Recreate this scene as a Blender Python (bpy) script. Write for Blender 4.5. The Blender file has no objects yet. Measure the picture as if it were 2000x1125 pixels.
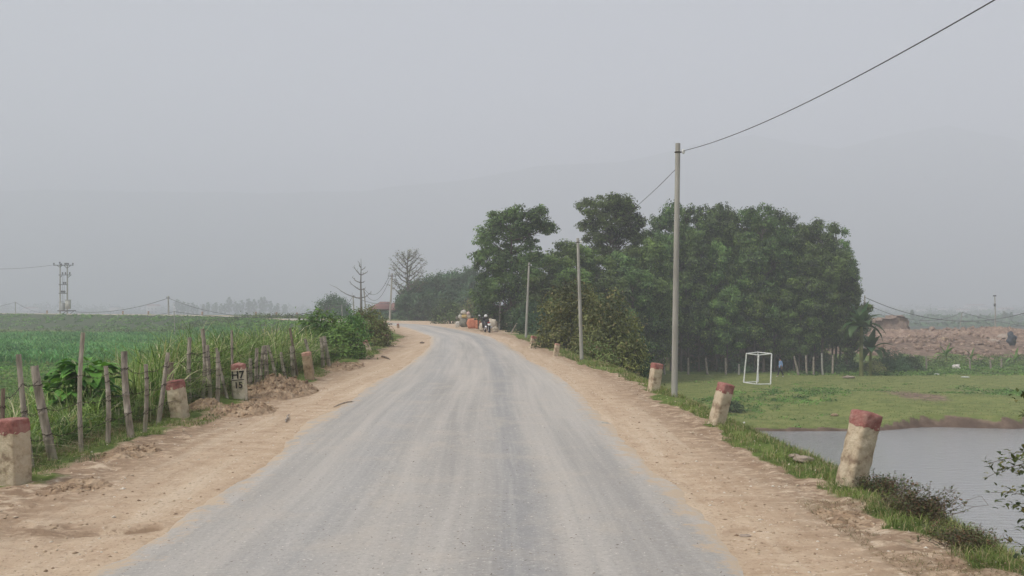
import bpy, math, random
import numpy as np
from mathutils import Vector, Matrix, noise as mnoise
R = math.radians
random.seed(7); rng = np.random.default_rng(7)
S = bpy.context.scene
C = S.collection

# ------------------------------------------------------------------ camera, sky, sun, exposure
CAMZ = 1.8; F = 2000.0; CX = 1000.0; HY = 600.0          # focal length / centre / horizon in photo pixels
cam = bpy.data.cameras.new('camera'); co = bpy.data.objects.new('camera', cam); C.objects.link(co)
co.location = (0, 0, CAMZ); co.rotation_euler = (R(90), 0, 0)
cam.sensor_width = 36; cam.lens = 36 * F / 2000; cam.shift_y = 37.5 / 2000
cam.clip_start = 0.05; cam.clip_end = 9000
S.camera = co
SUN_EL, SUN_AZ = 50, 238            # azimuth clockwise from +Y
w = bpy.data.worlds.new('World'); S.world = w; w.use_nodes = True
wn = w.node_tree.nodes; wl_ = w.node_tree.links; bg = wn['Background']
sky = wn.new('ShaderNodeTexSky'); sky.sky_type = 'NISHITA'; sky.sun_disc = False
sky.sun_elevation = R(SUN_EL); sky.sun_rotation = R(SUN_AZ); sky.air_density = 1.0; sky.dust_density = 6.0; sky.ozone_density = 1.0
hs = wn.new('ShaderNodeHueSaturation'); hs.inputs['Saturation'].default_value = 0.42
wl_.new(sky.outputs[0], hs.inputs['Color']); wl_.new(hs.outputs[0], bg.inputs[0]); bg.inputs[1].default_value = 0.115
sl = bpy.data.lights.new('sun', 'SUN'); sl.energy = 2.8; sl.angle = R(12); sl.color = (1, .965, .92)
so = bpy.data.objects.new('sun', sl); C.objects.link(so)
sd = Vector((math.sin(R(SUN_AZ)) * math.cos(R(SUN_EL)), math.cos(R(SUN_AZ)) * math.cos(R(SUN_EL)), math.sin(R(SUN_EL))))
so.rotation_euler = sd.to_track_quat('Z', 'Y').to_euler()
S.view_settings.view_transform = 'Standard'; S.view_settings.look = 'None'
S.view_settings.exposure = 0.34; S.view_settings.gamma = 1
S.cycles.use_denoising = True
S.cycles.max_bounces = 8; S.cycles.diffuse_bounces = 3; S.cycles.glossy_bounces = 2
S.cycles.transmission_bounces = 3; S.cycles.volume_bounces = 2; S.cycles.transparent_max_bounces = 4
S.cycles.use_adaptive_sampling = True
HAZE_DENSITY = 0.0014
HAZE_COLOR = (.893, .922, .99)

# ------------------------------------------------------------------ helpers: noise
def _h(ix, iy, s):
    n = (ix.astype(np.int64) * 374761393 + iy.astype(np.int64) * 668265263 + s * 1274126177) & 0x7fffffff
    n = ((n ^ (n >> 13)) * 1274126177) & 0x7fffffff
    n = n ^ (n >> 16)
    return (n & 0xffff) / 65535.0
def vnoise(x, y, s=0):
    ix = np.floor(x); iy = np.floor(y); fx = x - ix; fy = y - iy
    fx = fx * fx * (3 - 2 * fx); fy = fy * fy * (3 - 2 * fy)
    a = _h(ix, iy, s); b = _h(ix + 1, iy, s); c = _h(ix, iy + 1, s); d = _h(ix + 1, iy + 1, s)
    return (a * (1 - fx) + b * fx) * (1 - fy) + (c * (1 - fx) + d * fx) * fy
def fbm(x, y, sc, octv=3, s=0):
    t = 0; a = 1; n = 0
    for k in range(octv):
        t = t + a * (vnoise(x / sc * 2 ** k, y / sc * 2 ** k, s + k * 17) - .5); n += a; a *= .5
    return t / n * 2
def sm(a, b, x):
    t = np.clip((x - a) / (b - a), 0, 1); return t * t * (3 - 2 * t)

# ------------------------------------------------------------------ helpers: geometry
class G:
    def __init__(s): s.V = []; s.F = []; s.n = 0
    def add(s, V, F):
        V = np.asarray(V, float).reshape(-1, 3); F = np.asarray(F, np.int64)
        s.V.append(V); s.F.append(F + s.n); s.n += len(V); return s
    def box(s, c, size, rot=None, taper=1.0):
        x, y, z = [q / 2 for q in size]
        v = np.array([[-x,-y,-z],[x,-y,-z],[x,y,-z],[-x,y,-z],[-x*taper,-y*taper,z],[x*taper,-y*taper,z],[x*taper,y*taper,z],[-x*taper,y*taper,z]])
        if rot is not None: v = v @ np.array(rot.to_3x3()).T
        return s.add(v + np.array(c), [[0,3,2,1],[4,5,6,7],[0,1,5,4],[1,2,6,5],[2,3,7,6],[3,0,4,7]])
    def tube(s, pts, rad, n=8, cap=True):
        pts = [Vector(p) for p in pts]
        if not hasattr(rad, '__len__'): rad = [rad] * len(pts)
        V = []; prev = None
        for i, p in enumerate(pts):
            d = (pts[min(i + 1, len(pts) - 1)] - pts[max(i - 1, 0)]).normalized()
            if prev is None:
                a = d.orthogonal().normalized()
            else:
                a = (prev - d * prev.dot(d))
                a = a.normalized() if a.length > 1e-6 else d.orthogonal().normalized()
            prev = a; b = d.cross(a)
            for k in range(n):
                t = 2 * math.pi * k / n
                V.append(p + (a * math.cos(t) + b * math.sin(t)) * rad[i])
        Fq = [[i*n+k, i*n+(k+1)%n, (i+1)*n+(k+1)%n, (i+1)*n+k] for i in range(len(pts)-1) for k in range(n)]
        s.add([tuple(v) for v in V], Fq)
        if cap:
            for i, fl in ((0, True), (len(pts)-1, False)):
                ring = [tuple(V[i*n+k]) for k in range(n)]
                s.add(ring + [tuple(pts[i])], [[(k+1)%n, k, n, n] if fl else [k, (k+1)%n, n, n] for k in range(n)])
        return s
    def arrays(s):
        if not s.V: return np.zeros((0,3)), []
        return np.concatenate(s.V), s.F
def build_mesh(name, V, Fl, mat=None, smooth=False):
    me = bpy.data.meshes.new(name)
    loops = []; tot = []
    for Fa in Fl:
        if Fa.size == 0: continue
        if Fa.shape[1] == 4:
            tri = Fa[:, 2] == Fa[:, 3]
            if tri.any():
                loops.append(Fa[tri][:, :3].ravel()); tot.append(np.full(tri.sum(), 3))
                Fa = Fa[~tri]
                if len(Fa) == 0: continue
            loops.append(Fa.ravel()); tot.append(np.full(len(Fa), 4))
        else:
            loops.append(Fa.ravel()); tot.append(np.full(len(Fa), Fa.shape[1]))
    L = np.concatenate(loops); T = np.concatenate(tot)
    me.vertices.add(len(V)); me.vertices.foreach_set('co', np.asarray(V, np.float32).ravel())
    me.loops.add(len(L)); me.loops.foreach_set('vertex_index', L.astype(np.int32))
    me.polygons.add(len(T)); st = np.concatenate([[0], np.cumsum(T)[:-1]])
    me.polygons.foreach_set('loop_start', st.astype(np.int32)); me.polygons.foreach_set('loop_total', T.astype(np.int32))
    if smooth: me.polygons.foreach_set('use_smooth', np.ones(len(T), bool))
    me.update(calc_edges=True)
    if mat: me.materials.append(mat)
    return me
def obj(name, g, mat=None, parent=None, loc=None, smooth=False, mesh=None):
    if mesh is None:
        V, Fl = g.arrays()
        mesh = build_mesh(name, V, Fl, mat, smooth)
    o = bpy.data.objects.new(name, mesh); C.objects.link(o)
    if parent: o.parent = parent
    if loc is not None: o.location = loc
    return o
def tag(o, label=None, cat=None, group=None, kind=None):
    if label: o['label'] = label
    if cat: o['category'] = cat
    if group: o['group'] = group
    if kind: o['kind'] = kind
    return o
def thing(name, label, cat, loc=(0,0,0), group=None, rz=0):
    o = bpy.data.objects.new(name, None); C.objects.link(o); o.empty_display_size = .2
    o.location = loc; o.rotation_euler = (0, 0, rz)
    return tag(o, label, cat, group)
def copy_tree(o, parent=None):
    c = o.copy(); C.objects.link(c)
    if parent: c.parent = parent
    for ch in [q for q in bpy.data.objects if q.parent == o]: copy_tree(ch, c)
    return c
def P(px, py, D): return Vector(((px - CX) / F * D, D, CAMZ - (py - HY) / F * D))

# ------------------------------------------------------------------ helpers: materials
def mat(name, base=(.5,.5,.5), rough=.85, **k):
    m = bpy.data.materials.new(name); m.use_nodes = True
    b = m.node_tree.nodes['Principled BSDF']
    b.inputs['Base Color'].default_value = (*base, 1); b.inputs['Roughness'].default_value = rough
    b.inputs['Specular IOR Level'].default_value = k.get('spec', .3)
    if 'metal' in k: b.inputs['Metallic'].default_value = k['metal']
    return m
class NT:
    def __init__(s, m): s.t = m.node_tree; s.b = s.t.nodes['Principled BSDF']
    def n(s, ty, **k):
        x = s.t.nodes.new(ty)
        for a, v in k.items():
            if a in x.inputs: x.inputs[a].default_value = v
            else: setattr(x, a, v)
        return x
    def l(s, a, b): s.t.links.new(a, b)
    def coord(s, which='Object', scale=None):
        c = s.n('ShaderNodeTexCoord'); o = c.outputs[which]
        if scale:
            mp = s.n('ShaderNodeMapping'); mp.inputs['Scale'].default_value = scale; s.l(o, mp.inputs[0]); o = mp.outputs[0]
        return o
    def pos(s, scale=None):
        o = s.n('ShaderNodeNewGeometry').outputs['Position']
        if scale:
            mp = s.n('ShaderNodeMapping'); mp.inputs['Scale'].default_value = scale; s.l(o, mp.inputs[0]); o = mp.outputs[0]
        return o
    def noise(s, vec, scale, detail=3, rough=.55):
        x = s.n('ShaderNodeTexNoise'); x.inputs['Scale'].default_value = scale; x.inputs['Detail'].default_value = detail; x.inputs['Roughness'].default_value = rough
        s.l(vec, x.inputs['Vector']); return x.outputs['Fac']
    def ramp(s, fac, stops):
        x = s.n('ShaderNodeValToRGB'); e = x.color_ramp.elements
        while len(e) < len(stops): e.new(.5)
        for i, (p, c) in enumerate(stops):
            e[i].position = p; e[i].color = (*c, 1) if hasattr(c, '__len__') else (c, c, c, 1)
        s.l(fac, x.inputs[0]); return x.outputs[0]
    def mix(s, f, a, b, mode='MIX'):
        x = s.n('ShaderNodeMix'); x.data_type = 'RGBA'; x.blend_type = mode
        for v, i in ((f, 0), (a, 6), (b, 7)):
            if hasattr(v, 'links'): s.l(v, x.inputs[i])
            else: x.inputs[i].default_value = v if i == 0 else (*v, 1)
        return x.outputs[2]
    def math(s, op, a, b=0.0, c=None, clamp=False):
        x = s.n('ShaderNodeMath'); x.operation = op; x.use_clamp = clamp
        for i, v in enumerate((a, b) if c is None else (a, b, c)):
            if hasattr(v, 'links'): s.l(v, x.inputs[i])
            else: x.inputs[i].default_value = v
        return x.outputs[0]
    def attr(s, name):
        x = s.n('ShaderNodeAttribute'); x.attribute_name = name; return x.outputs['Fac']
    def bump(s, h, strength=.5, dist=.02):
        x = s.n('ShaderNodeBump'); x.inputs['Strength'].default_value = strength; x.inputs['Distance'].default_value = dist
        s.l(h, x.inputs['Height']); s.l(x.outputs[0], s.b.inputs['Normal'])
def speckled(name, c1, c2, scale=8, c3=None, rough=.9, bump=.4, dist=.01, detail=5, coord='Object', stretch=None, spec=.2):
    m = mat(name, c1, rough, spec=spec); t = NT(m); v = t.coord(coord, stretch)
    n = t.noise(v, scale, detail, .6)
    st = [(.35, c1), (.62, c2)] if c3 is None else [(.3, c1), (.5, c2), (.68, c3)]
    t.l(t.ramp(n, st), t.b.inputs['Base Color']); t.bump(t.noise(v, scale * 2.5, 4), bump, dist); return m
def leafmat(name, c_dark, c_light, c_odd=None, odd=.06, trans=.25, clump=.45):
    m = mat(name, c_dark, .55, spec=.25); t = NT(m)
    r = t.n('ShaderNodeNewGeometry').outputs['Random Per Island']
    cn = t.noise(t.coord('Object'), clump, 2)
    f = t.math('ADD', t.math('MULTIPLY', t.math('SUBTRACT', r, .5), .6), t.math('MULTIPLY_ADD', t.math('SUBTRACT', cn, .5), 2.8, .42), clamp=True)
    col = t.mix(f, c_dark, c_light)
    oi = t.n('ShaderNodeObjectInfo').outputs['Random']
    hsv = t.n('ShaderNodeHueSaturation'); t.l(col, hsv.inputs['Color'])
    t.l(t.math('MULTIPLY_ADD', oi, .04, .48), hsv.inputs['Hue']); t.l(t.math('MULTIPLY_ADD', oi, .35, .82), hsv.inputs['Value'])
    col = hsv.outputs[0]
    if c_odd:
        col = t.mix(t.math('LESS_THAN', t.math('FRACT', t.math('MULTIPLY', r, 37.7)), odd), col, c_odd)
    t.l(col, t.b.inputs['Base Color'])
    tr = t.n('ShaderNodeBsdfTranslucent'); t.l(t.mix(1.0, col, (1, 1.0, .55), 'MULTIPLY'), tr.inputs[0])
    ms = t.n('ShaderNodeMixShader'); ms.inputs[0].default_value = trans
    t.l(t.b.outputs[0], ms.inputs[1]); t.l(tr.outputs[0], ms.inputs[2])
    t.l(ms.outputs[0], t.t.nodes['Material Output'].inputs['Surface'])
    return m
ORD = ['first','second','third','fourth','fifth','sixth','seventh','eighth','ninth','tenth','eleventh','twelfth','thirteenth']
M = {}
M['stake'] = speckled('weathered_bamboo', (.13,.11,.095), (.30,.26,.215), 5, (.44,.385,.32), stretch=(3,3,.7))
M['stakedark'] = speckled('old_dark_wood', (.12,.09,.07), (.22,.17,.13), 7, stretch=(3,3,.5))
M['wire'] = mat('rusty_wire', (.06,.045,.035), .8)
M['concrete'] = speckled('pole_concrete', (.24,.23,.20), (.36,.345,.31), 1.6, (.43,.42,.38), stretch=(2,2,.35))
M['cable'] = mat('cable', (.10,.10,.11), .6)
M['whitepaint'] = speckled('white_paint', (.62,.62,.60), (.8,.8,.78), 5, rough=.5, bump=.1)
M['bark'] = speckled('bark', (.075,.062,.052), (.175,.15,.125), 5, stretch=(2,2,.4))
M['greybark'] = speckled('grey_bark', (.11,.10,.09), (.2,.19,.17), 5, stretch=(2,2,.4))
M['acacia'] = leafmat('acacia_leaf', (0.028,0.049,0.021), (0.185,0.286,0.084), (.22,.31,.09), .06, clump=.5)
M['acacia2'] = leafmat('young_leaf', (.05,.09,.03), (.215,.33,.085), (.27,.37,.09), .06, clump=.5)
M['bamboo'] = leafmat('bamboo_leaf', (0.036,0.078,0.042), (0.138,0.259,0.123), None, clump=.3)
M['scrubleaf'] = leafmat('scrub_leaf', (0.073,0.091,0.034), (0.365,0.405,0.135), (.27,.23,.10), .07)
M['greenbush'] = leafmat('green_bush_leaf', (0.045,0.117,0.026), (0.229,0.434,0.091), (.16,.2,.05), .05)
M['brownbush'] = leafmat('brown_bush_leaf', (0.085,0.116,0.041), (0.321,0.370,0.124), (.16,.11,.06), .18)
M['darkbush'] = leafmat('dark_bush_leaf', (0.028,0.059,0.028), (0.102,0.181,0.072), None)
M['vine'] = leafmat('big_leaf', (0.052,0.144,0.025), (0.211,0.421,0.073), (.16,.26,.07), .12, clump=2.0)
M['banana'] = leafmat('banana_leaf', (.035,.075,.03), (.085,.16,.055), (.13,.20,.08), .15, clump=1.0)
M['ybanana'] = leafmat('young_banana_leaf', (.10,.20,.04), (.22,.36,.08), None, clump=1.0)
M['tall'] = leafmat('tall_grass_blade', (.07,.125,.03), (.37,.49,.15), (.56,.52,.33), .16, trans=.28, clump=1.3)
M['short'] = leafmat('short_grass_blade', (.07,.105,.026), (.25,.30,.08), (.40,.33,.19), .27, trans=.2, clump=1.5)
M['dry'] = leafmat('dry_grass_blade', (.20,.14,.075), (.42,.33,.19), (.12,.14,.04), .2, trans=.15, clump=2)
M['corn'] = leafmat('corn_leaf', (0.044,0.131,0.038), (0.172,0.380,0.103), (.24,.42,.14), .2, trans=.2, clump=.15)
M['weed'] = leafmat('dry_weed_leaf', (.045,.055,.022), (.12,.14,.05), (.15,.09,.05), .25, trans=.1, clump=3)
M['twigleaf'] = leafmat('branch_leaf', (.03,.045,.018), (.12,.14,.04), (.18,.17,.06), .2, clump=6)
M['black'] = mat('black_plastic', (.015,.015,.018), .35, spec=.5)
M['rubber'] = mat('rubber', (.02,.02,.02), .9)
M['chrome'] = mat('steel', (.5,.5,.52), .3, metal=.9)
M['plate'] = mat('number_plate', (.75,.75,.73), .5)
M['redlight'] = mat('red_lens', (.35,.02,.02), .3)

def painted_stone(name, base1, base2, base3):
    m = mat(name, base1, .92, spec=.15); t = NT(m); v = t.coord('Object')
    n = t.noise(v, 5, 6, .65); n2 = t.noise(v, 2.2, 3)
    c = t.ramp(n, [(.36, base3), (.47, base1), (.66, base2)])
    c = t.mix(t.ramp(n2, [(.48, 0.0), (.68, .35)]), c, base3)
    t.l(c, t.b.inputs['Base Color']); h = t.math('ADD', t.noise(v, 16, 6, .7), t.math('MULTIPLY', n, 1.2)); t.bump(h, .9, .03); return m
M['stone'] = painted_stone('limewashed_stone', (.53,.435,.31), (.66,.58,.44), (.29,.215,.15))
M['stonew'] = painted_stone('limewashed_white_stone', (.60,.54,.42), (.70,.65,.54), (.34,.29,.20))
M['stoneb'] = painted_stone('bare_stone', (.36,.26,.17), (.47,.36,.25), (.24,.165,.105))
M['redcap'] = painted_stone('faded_red_paint', (.33,.14,.12), (.45,.27,.23), (.21,.085,.075))
M['pinkcap'] = painted_stone('worn_pinkish_paint', (.47,.26,.20), (.55,.36,.28), (.34,.17,.13))
M['letter'] = mat('black_lettering_paint', (.035,.03,.03), .9)

# ------------------------------------------------------------------ road line and terrain height
CL = np.array([(-.45,-80,2.3),(-.5,-20,2.3),(-.60,6.9,2.28),(-.69,12,2.26),(-.87,18,2.33),(-.98,25.7,2.32),(-1.4,36,1.98),(-2.0,47,1.85),
  (-3.1,62,1.85),(-4.6,72,1.9),(-6.0,81,1.85),(-8.3,94,1.85),(-10.8,104,1.9),(-14.2,114,1.9),(-19.5,126,1.9),(-27,140,1.9),(-38,162,1.9),
  (-56,189,2),(-86,214,2),(-122,238,2),(-190,275,2),(-300,330,2),(-480,400,2),(-800,500,2),(-1500,640,2)], float)
def catmull(pts, n=8):
    out = []
    for i in range(len(pts) - 1):
        p0 = pts[max(i-1,0)]; p1 = pts[i]; p2 = pts[i+1]; p3 = pts[min(i+2,len(pts)-1)]
        for k in range(n):
            t = k / n
            out.append(.5*((2*p1)+(-p0+p2)*t+(2*p0-5*p1+4*p2-p3)*t*t+(-p0+3*p1-3*p2+p3)*t**3))
    out.append(pts[-1]); return np.array(out)
CLS = catmull(CL, 5)
def roadz(y, x):   # base height of the embankment
    return .38 * sm(120, 260, y)
def road_dist(x, y):
    best = np.full(x.shape, 1e18); sgn = np.ones(x.shape); hw = np.full(x.shape, 2.)
    for i in range(len(CLS) - 1):
        a = CLS[i]; b = CLS[i+1]; dx, dy = b[0]-a[0], b[1]-a[1]; L2 = dx*dx+dy*dy
        t = np.clip(((x-a[0])*dx+(y-a[1])*dy)/L2, 0, 1)
        qx = x-(a[0]+t*dx); qy = y-(a[1]+t*dy); d2 = qx*qx+qy*qy
        m = d2 < best - 1e-9
        best = np.where(m, d2, best); sgn = np.where(m, np.sign(qx*dy-qy*dx), sgn)
        hw = np.where(m, a[2]+t*(b[2]-a[2]), hw)
    return np.sqrt(best) * sgn, hw
def pond_depth(x, y):   # >0 inside the pond (metres from the shore)
    xl = np.interp(y, [-40,0,12,25,40,56], [9.5,9.5,10,11.3,12.6,13.2]) + .5*fbm(x*0+3, y, 5, 3, 5)
    yf = 56.3 + .8*fbm(x, y*0+1, 6, 3, 9) + 1.3*sm(19.5,24,x) + 1.2*sm(27,33,x)
    return np.minimum(np.minimum(x-xl, yf-y), 95-x)
def H(x, y, full=False):
    x = np.asarray(x, float); y = np.asarray(y, float)
    s, hw = road_dist(x, y); zr = roadz(y, x)
    d = np.abs(s) - hw; left = s < 0
    n1 = fbm(x, y, 3.0, 3, 1); n2 = fbm(x, y, .55, 4, 2); n3 = fbm(x, y, 14., 3, 3)
    # left
    zl = -2.5 + .12*n3
    wl = 2.75 + .25*n1
    el = d - wl
    slopeL = np.where(y > 120, .22, .42)
    zleft = np.maximum(zr - np.maximum(el, 0)*slopeL*(1+.15*n2), zl)
    # right
    wr = np.interp(y, [0,48,58,75,88,100,108,150,200,230], [1.95,1.95,2.3,4.5,6.5,8,34,30,8,4])
    er = d - wr - .22*n1
    base = -4.5 + .08*n3
    upper = base
    pd = pond_depth(x, y)
    lower = -4.86 + .5*sm(19.5,23.5,x+.6*n1) + .05*n3
    tt = sm(60, 74, y + 5*n3)
    land = lower*(1-tt) + upper*tt
    mound = np.exp(-((y-70)/6.5)**2) * sm(6,10,x) * (1-sm(45,60,x))
    land = land + mound*(.22 + .5*np.maximum(n3,0) + .18*n1)
    # ground behind the football field: grove floor and red earth bank
    land = land + 1.0*sm(99,116,y)*sm(5,9,x)*(1-sm(33,37,x))
    cx = np.interp(x, [45,52,58,64,72,90,130,200], [-2.4,-2.35,-2.3,-2.35,-2.0,-2.2,-2.6,-3])
    bank = sm(116,148,y+4*n1)*(1-sm(172,215,y))*sm(38,46,x)
    land = land + bank*((cx+4.5) + .45*n1*sm(.15,.6,bank) + .25*n2 + .5*np.abs(fbm(x,y,6,3,64))*(1-sm(150,160,y)))
    land = land - .5*sm(200,260,y)
    pz = np.where(pd > 0, -5.0 - np.minimum(pd*.6, 1.2) , np.where(pd > -.55, -5.0 + (land+5.0)*sm(0,.55,-pd)**.6, land))
    land = np.where((y < 62) & (pd > -.55), pz, land)
    sr = np.where(y<100, .62, .4)
    zright = np.maximum(zr - np.maximum(er, 0)*sr*(1+.12*n2), land)
    z = np.where(left, zleft, zright)
    near = 1 - sm(60, 120, y)
    on = sm(0, .5, d) * (1 - sm(4, 9, d))
    z = z + np.where(d > 0, (.016*n2*on + .007*fbm(x,y,.22,3,8)*on), 0)*near
    # rough raised edge of the left shoulder
    lump = np.exp(-((d-2.15)/.45)**2) * left * near
    z = z + lump*(.05 + .10*np.maximum(n2,0) + .06*n1)
    lumpr = np.exp(-((d-1.7)/.3)**2) * (~left) * near
    z = z + lumpr*(.02 + .06*np.maximum(n2,0))
    z = z + near*np.where(left, np.exp(-((d-1.7)/.6)**2), np.exp(-((d-1.35)/.4)**2))*(.05*np.abs(fbm(x,y,.35,3,14))+.03*fbm(x,y,.13,2,15))*(d>0)
    rut = np.exp(-((y-(8.25+.35*(x+3.1)))/.07)**2)*sm(-3.6,-3.2,x)*(1-sm(-2.95,-2.8,x)); z = z - .06*rut + .03*np.exp(-((y-(8.42+.35*(x+3.1)))/.08)**2)*sm(-3.6,-3.2,x)*(1-sm(-2.95,-2.8,x))
    z = z + .045*fbm(x,y,.12,2,93)*np.exp(-((x+3.75)/.3)**2-((y-8.2)/.3)**2)
    z = z - .05*(1-sm(-.45,-.05,d)) + near*(np.abs(d)<.5)*(.008*fbm(x,y,.3,3,62)+.006*fbm(x,y,1.1,2,63)) - .006*(d<.3)
    z = z + 0.0
    if not full: return z
    return z, s, hw, d, left, er, el, pd, n1, n2, n3, bank
def Hs(x, y): return float(H(np.array([x]), np.array([y]))[0])
def hit(px, py, dmin=4, dmax=420):
    Ds = np.geomspace(dmin, dmax, 1600)
    X = (px-CX)/F*Ds; Z = CAMZ-(py-HY)/F*Ds
    below = H(X, Ds) >= Z
    if not below.any(): return Vector((X[-1], Ds[-1], Z[-1]))
    i = int(np.argmax(below)); return Vector((X[i], Ds[i], Z[i]))
def on_ground(px, D, dz=0):
    x = (px-CX)/F*D; return Vector((x, D, Hs(x, D)+dz))

# ---- the ground sheet (one mesh, finer in front of the camera)
ang = np.concatenate([np.arange(-36, 36, .16), np.arange(36, 324, 4.0)])
rad = [2.6]
while rad[-1] < 3150: rad.append(rad[-1]*1.0092)
rad = np.array(rad); na, nr = len(ang), len(rad)
A, Rr = np.meshgrid(np.radians(ang), rad); X = (Rr*np.sin(A)).ravel(); Y = (Rr*np.cos(A)).ravel()
Z, s_, hw_, d_, left_, er_, el_, pd_, n1_, n2_, n3_, bank_ = H(X, Y, True)
ii, jj = np.meshgrid(np.arange(nr-1), np.arange(na), indexing='ij'); j2 = (jj+1) % na
Fq = np.stack([ii*na+jj, ii*na+j2, (ii+1)*na+j2, (ii+1)*na+jj], -1).reshape(-1, 4)[:, ::-1]
Vg = np.stack([X, Y, Z], -1); Vg = np.concatenate([Vg, [[0, 0, -.03]]])
fan = np.array([[k, nr*na, (k+1) % na] for k in range(na)])[:, ::-1]
near_ = 1 - sm(60, 110, Y)
gd_left = 1 - sm(1.5, 2.15, d_ + .55*n2_ + .3*n1_)
gd_right = 1 - sm(1.2, 1.6, d_ + .35*n2_ + .3*n1_)
wide = sm(58, 80, Y)
gd_right = gd_right*(1-wide) + wide*(1 - sm(-1.2, .6, er_ + 1.0*n2_))
dirt = np.where(left_, gd_left, gd_right)
dirt = np.where((Y > 135) & ~left_, 1 - sm(2, 5, d_), dirt)
dirt = np.where((Y > 112), np.where(left_, 1-sm(1.0,2.0,d_), dirt), dirt)
soil = np.where(bank_ > .04, sm(.05, .25, bank_ + .25*n1_), 0)*(~left_)
soil = np.maximum(soil, ((pd_ > -1.2) & (Y < 64) & ~left_)*(1-sm(.30,.60,-pd_)))
wet = ((pd_ > -.9) & (Y < 64) & ~left_)*(1-sm(.25,.55,-pd_))
grove = (~left_)*sm(97, 103, Y)*sm(5, 9, X)*(1-sm(33,37,X))
soil = np.maximum(soil, grove*.55)
soil = np.maximum(soil, (~left_)*sm(.3,.75,fbm(X,Y,7,3,31))*.8*np.exp(-((Y-71)/8)**2)*(X>8))
lush = (~left_)*sm(-5.2,-5.0,Z)*(Y<96)*(X>3)*(d_>3.5)*sm(-.35,-.6,pd_)
lush = lush*(1-.75*np.exp(-((Y-71)/7)**2)*sm(-.1,.4,n1_+n3_))
lush = np.maximum(lush, left_*((Y>62)&(Y<75)&(el_>6)))
scrub = np.maximum(sm(240, 330, Y)*(d_>1.5), left_*sm(105,125,Y)*sm(1.6,2.6,d_)*(1-sm(14,18,d_))*.75)
gme = build_mesh('ground', Vg, [Fq, fan], None, True)
rough = np.where(left_, np.exp(-((d_-1.75)/.75)**2), np.exp(-((d_-1.3)/.55)**2))*near_
rough = np.maximum(rough, 1.6*np.exp(-((X+3.75)/.35)**2-((Y-8.2)/.28)**2)); rough = np.maximum(rough, 2.2*np.exp(-((Y-(8.25+.35*(X+3.1)))/.09)**2)*sm(-3.7,-3.2,X)*(1-sm(-2.95,-2.8,X)))
for nm, arr in (('wet', wet), ('rough', rough), ('dirt', dirt), ('soil', soil), ('lush', lush), ('scrub', scrub)):
    at = gme.attributes.new(nm, 'FLOAT', 'POINT'); at.data.foreach_set('value', np.concatenate([arr, [1.]]).astype(np.float32))
def ground_material():
    m = mat('ground_surface', rough=.95, spec=.1); t = NT(m); p = t.pos()
    nb = t.noise(p, .35, 4); nf = t.noise(p, 3.2, 6, .65); nx = t.noise(p, 22, 5, .7)
    # sandy dirt
    c = t.ramp(nf, [(.28, (.36,.25,.165)), (.45, (.48,.355,.245)), (.62, (.55,.425,.305)), (.78, (.62,.51,.385))])
    c = t.mix(t.ramp(nb, [(.4, 0.0), (.65, .5)]), c, (.54,.42,.305))
    trk = t.noise(t.pos((3.2,.16,1)), 1.0, 4, .6); c = t.mix(t.ramp(trk, [(.5, 0.0), (.66, .6)]), c, (.62,.51,.385)); c = t.mix(t.ramp(trk, [(.30, .55), (.44, 0.0)]), c, (.38,.27,.18))
    c = t.mix(t.ramp(nx, [(.34, .8), (.43, 0.0)]), c, (.24,.165,.11))
    c = t.mix(t.ramp(nx, [(.60, 0.0), (.67, .6)]), c, (.72,.63,.52))
    rgh = t.math('MULTIPLY', t.attr('rough'), t.ramp(t.noise(t.pos((1,1.6,1)), 3.6, 6, .7), [(.38, 0.0), (.54, 1.0)])); c = t.mix(rgh, c, (.28,.195,.13))
    st = t.noise(t.pos((1, 2.6, 1)), 2.3, 5, .7)
    c = t.mix(t.ramp(st, [(.60, 0.0), (.72, .7)]), c, (.70,.60,.46))
    vo = t.n('ShaderNodeTexVoronoi'); vo.inputs['Scale'].default_value = 11; t.l(p, vo.inputs['Vector'])
    pebm = t.math('LESS_THAN', vo.outputs['Distance'], .16)
    c = t.mix(t.math('MULTIPLY', pebm, t.ramp(nf, [(.5, 0.0), (.6, .8)])), c, (.66,.58,.48))
    # grass base
    g = t.ramp(nf, [(.3, (.055,.080,.024)), (.5, (.12,.165,.042)), (.7, (.19,.215,.075))])
    lushc = t.ramp(t.noise(p, .9, 6, .7), [(.3, (.105,.135,.042)), (.5, (.175,.205,.062)), (.72, (.26,.265,.105))])
    g = t.mix(t.attr('lush'), g, lushc)
    g = t.mix(t.attr('scrub'), g, (.055,.07,.055))
    so = t.ramp(t.noise(p, 1.4, 5, .65), [(.3, (.085,.06,.046)), (.5, (.20,.137,.102)), (.70, (.36,.265,.20))])
    nz = t.math('MULTIPLY', t.math('SUBTRACT', nf, .5), .9)
    fs = t.math('MULTIPLY_ADD', t.math('SUBTRACT', t.math('ADD', t.attr('soil'), nz), .5), 4, .5, clamp=True)
    so = t.mix(t.math('MULTIPLY', t.attr('wet'), .75), so, (.085,.058,.042))
    g = t.mix(fs, g, so)
    fd = t.math('MULTIPLY_ADD', t.math('SUBTRACT', t.math('ADD', t.attr('dirt'), nz), .5), 4, .5, clamp=True)
    t.l(t.mix(fd, g, c), t.b.inputs['Base Color'])
    h = t.math('ADD', t.math('MULTIPLY', nf, 1.0), t.math('MULTIPLY', nx, .35))
    t.bump(h, .8, .04); return m
gme.materials.append(ground_material())
ground = bpy.data.objects.new('ground', gme); C.objects.link(ground); tag(ground, kind='structure')

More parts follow.
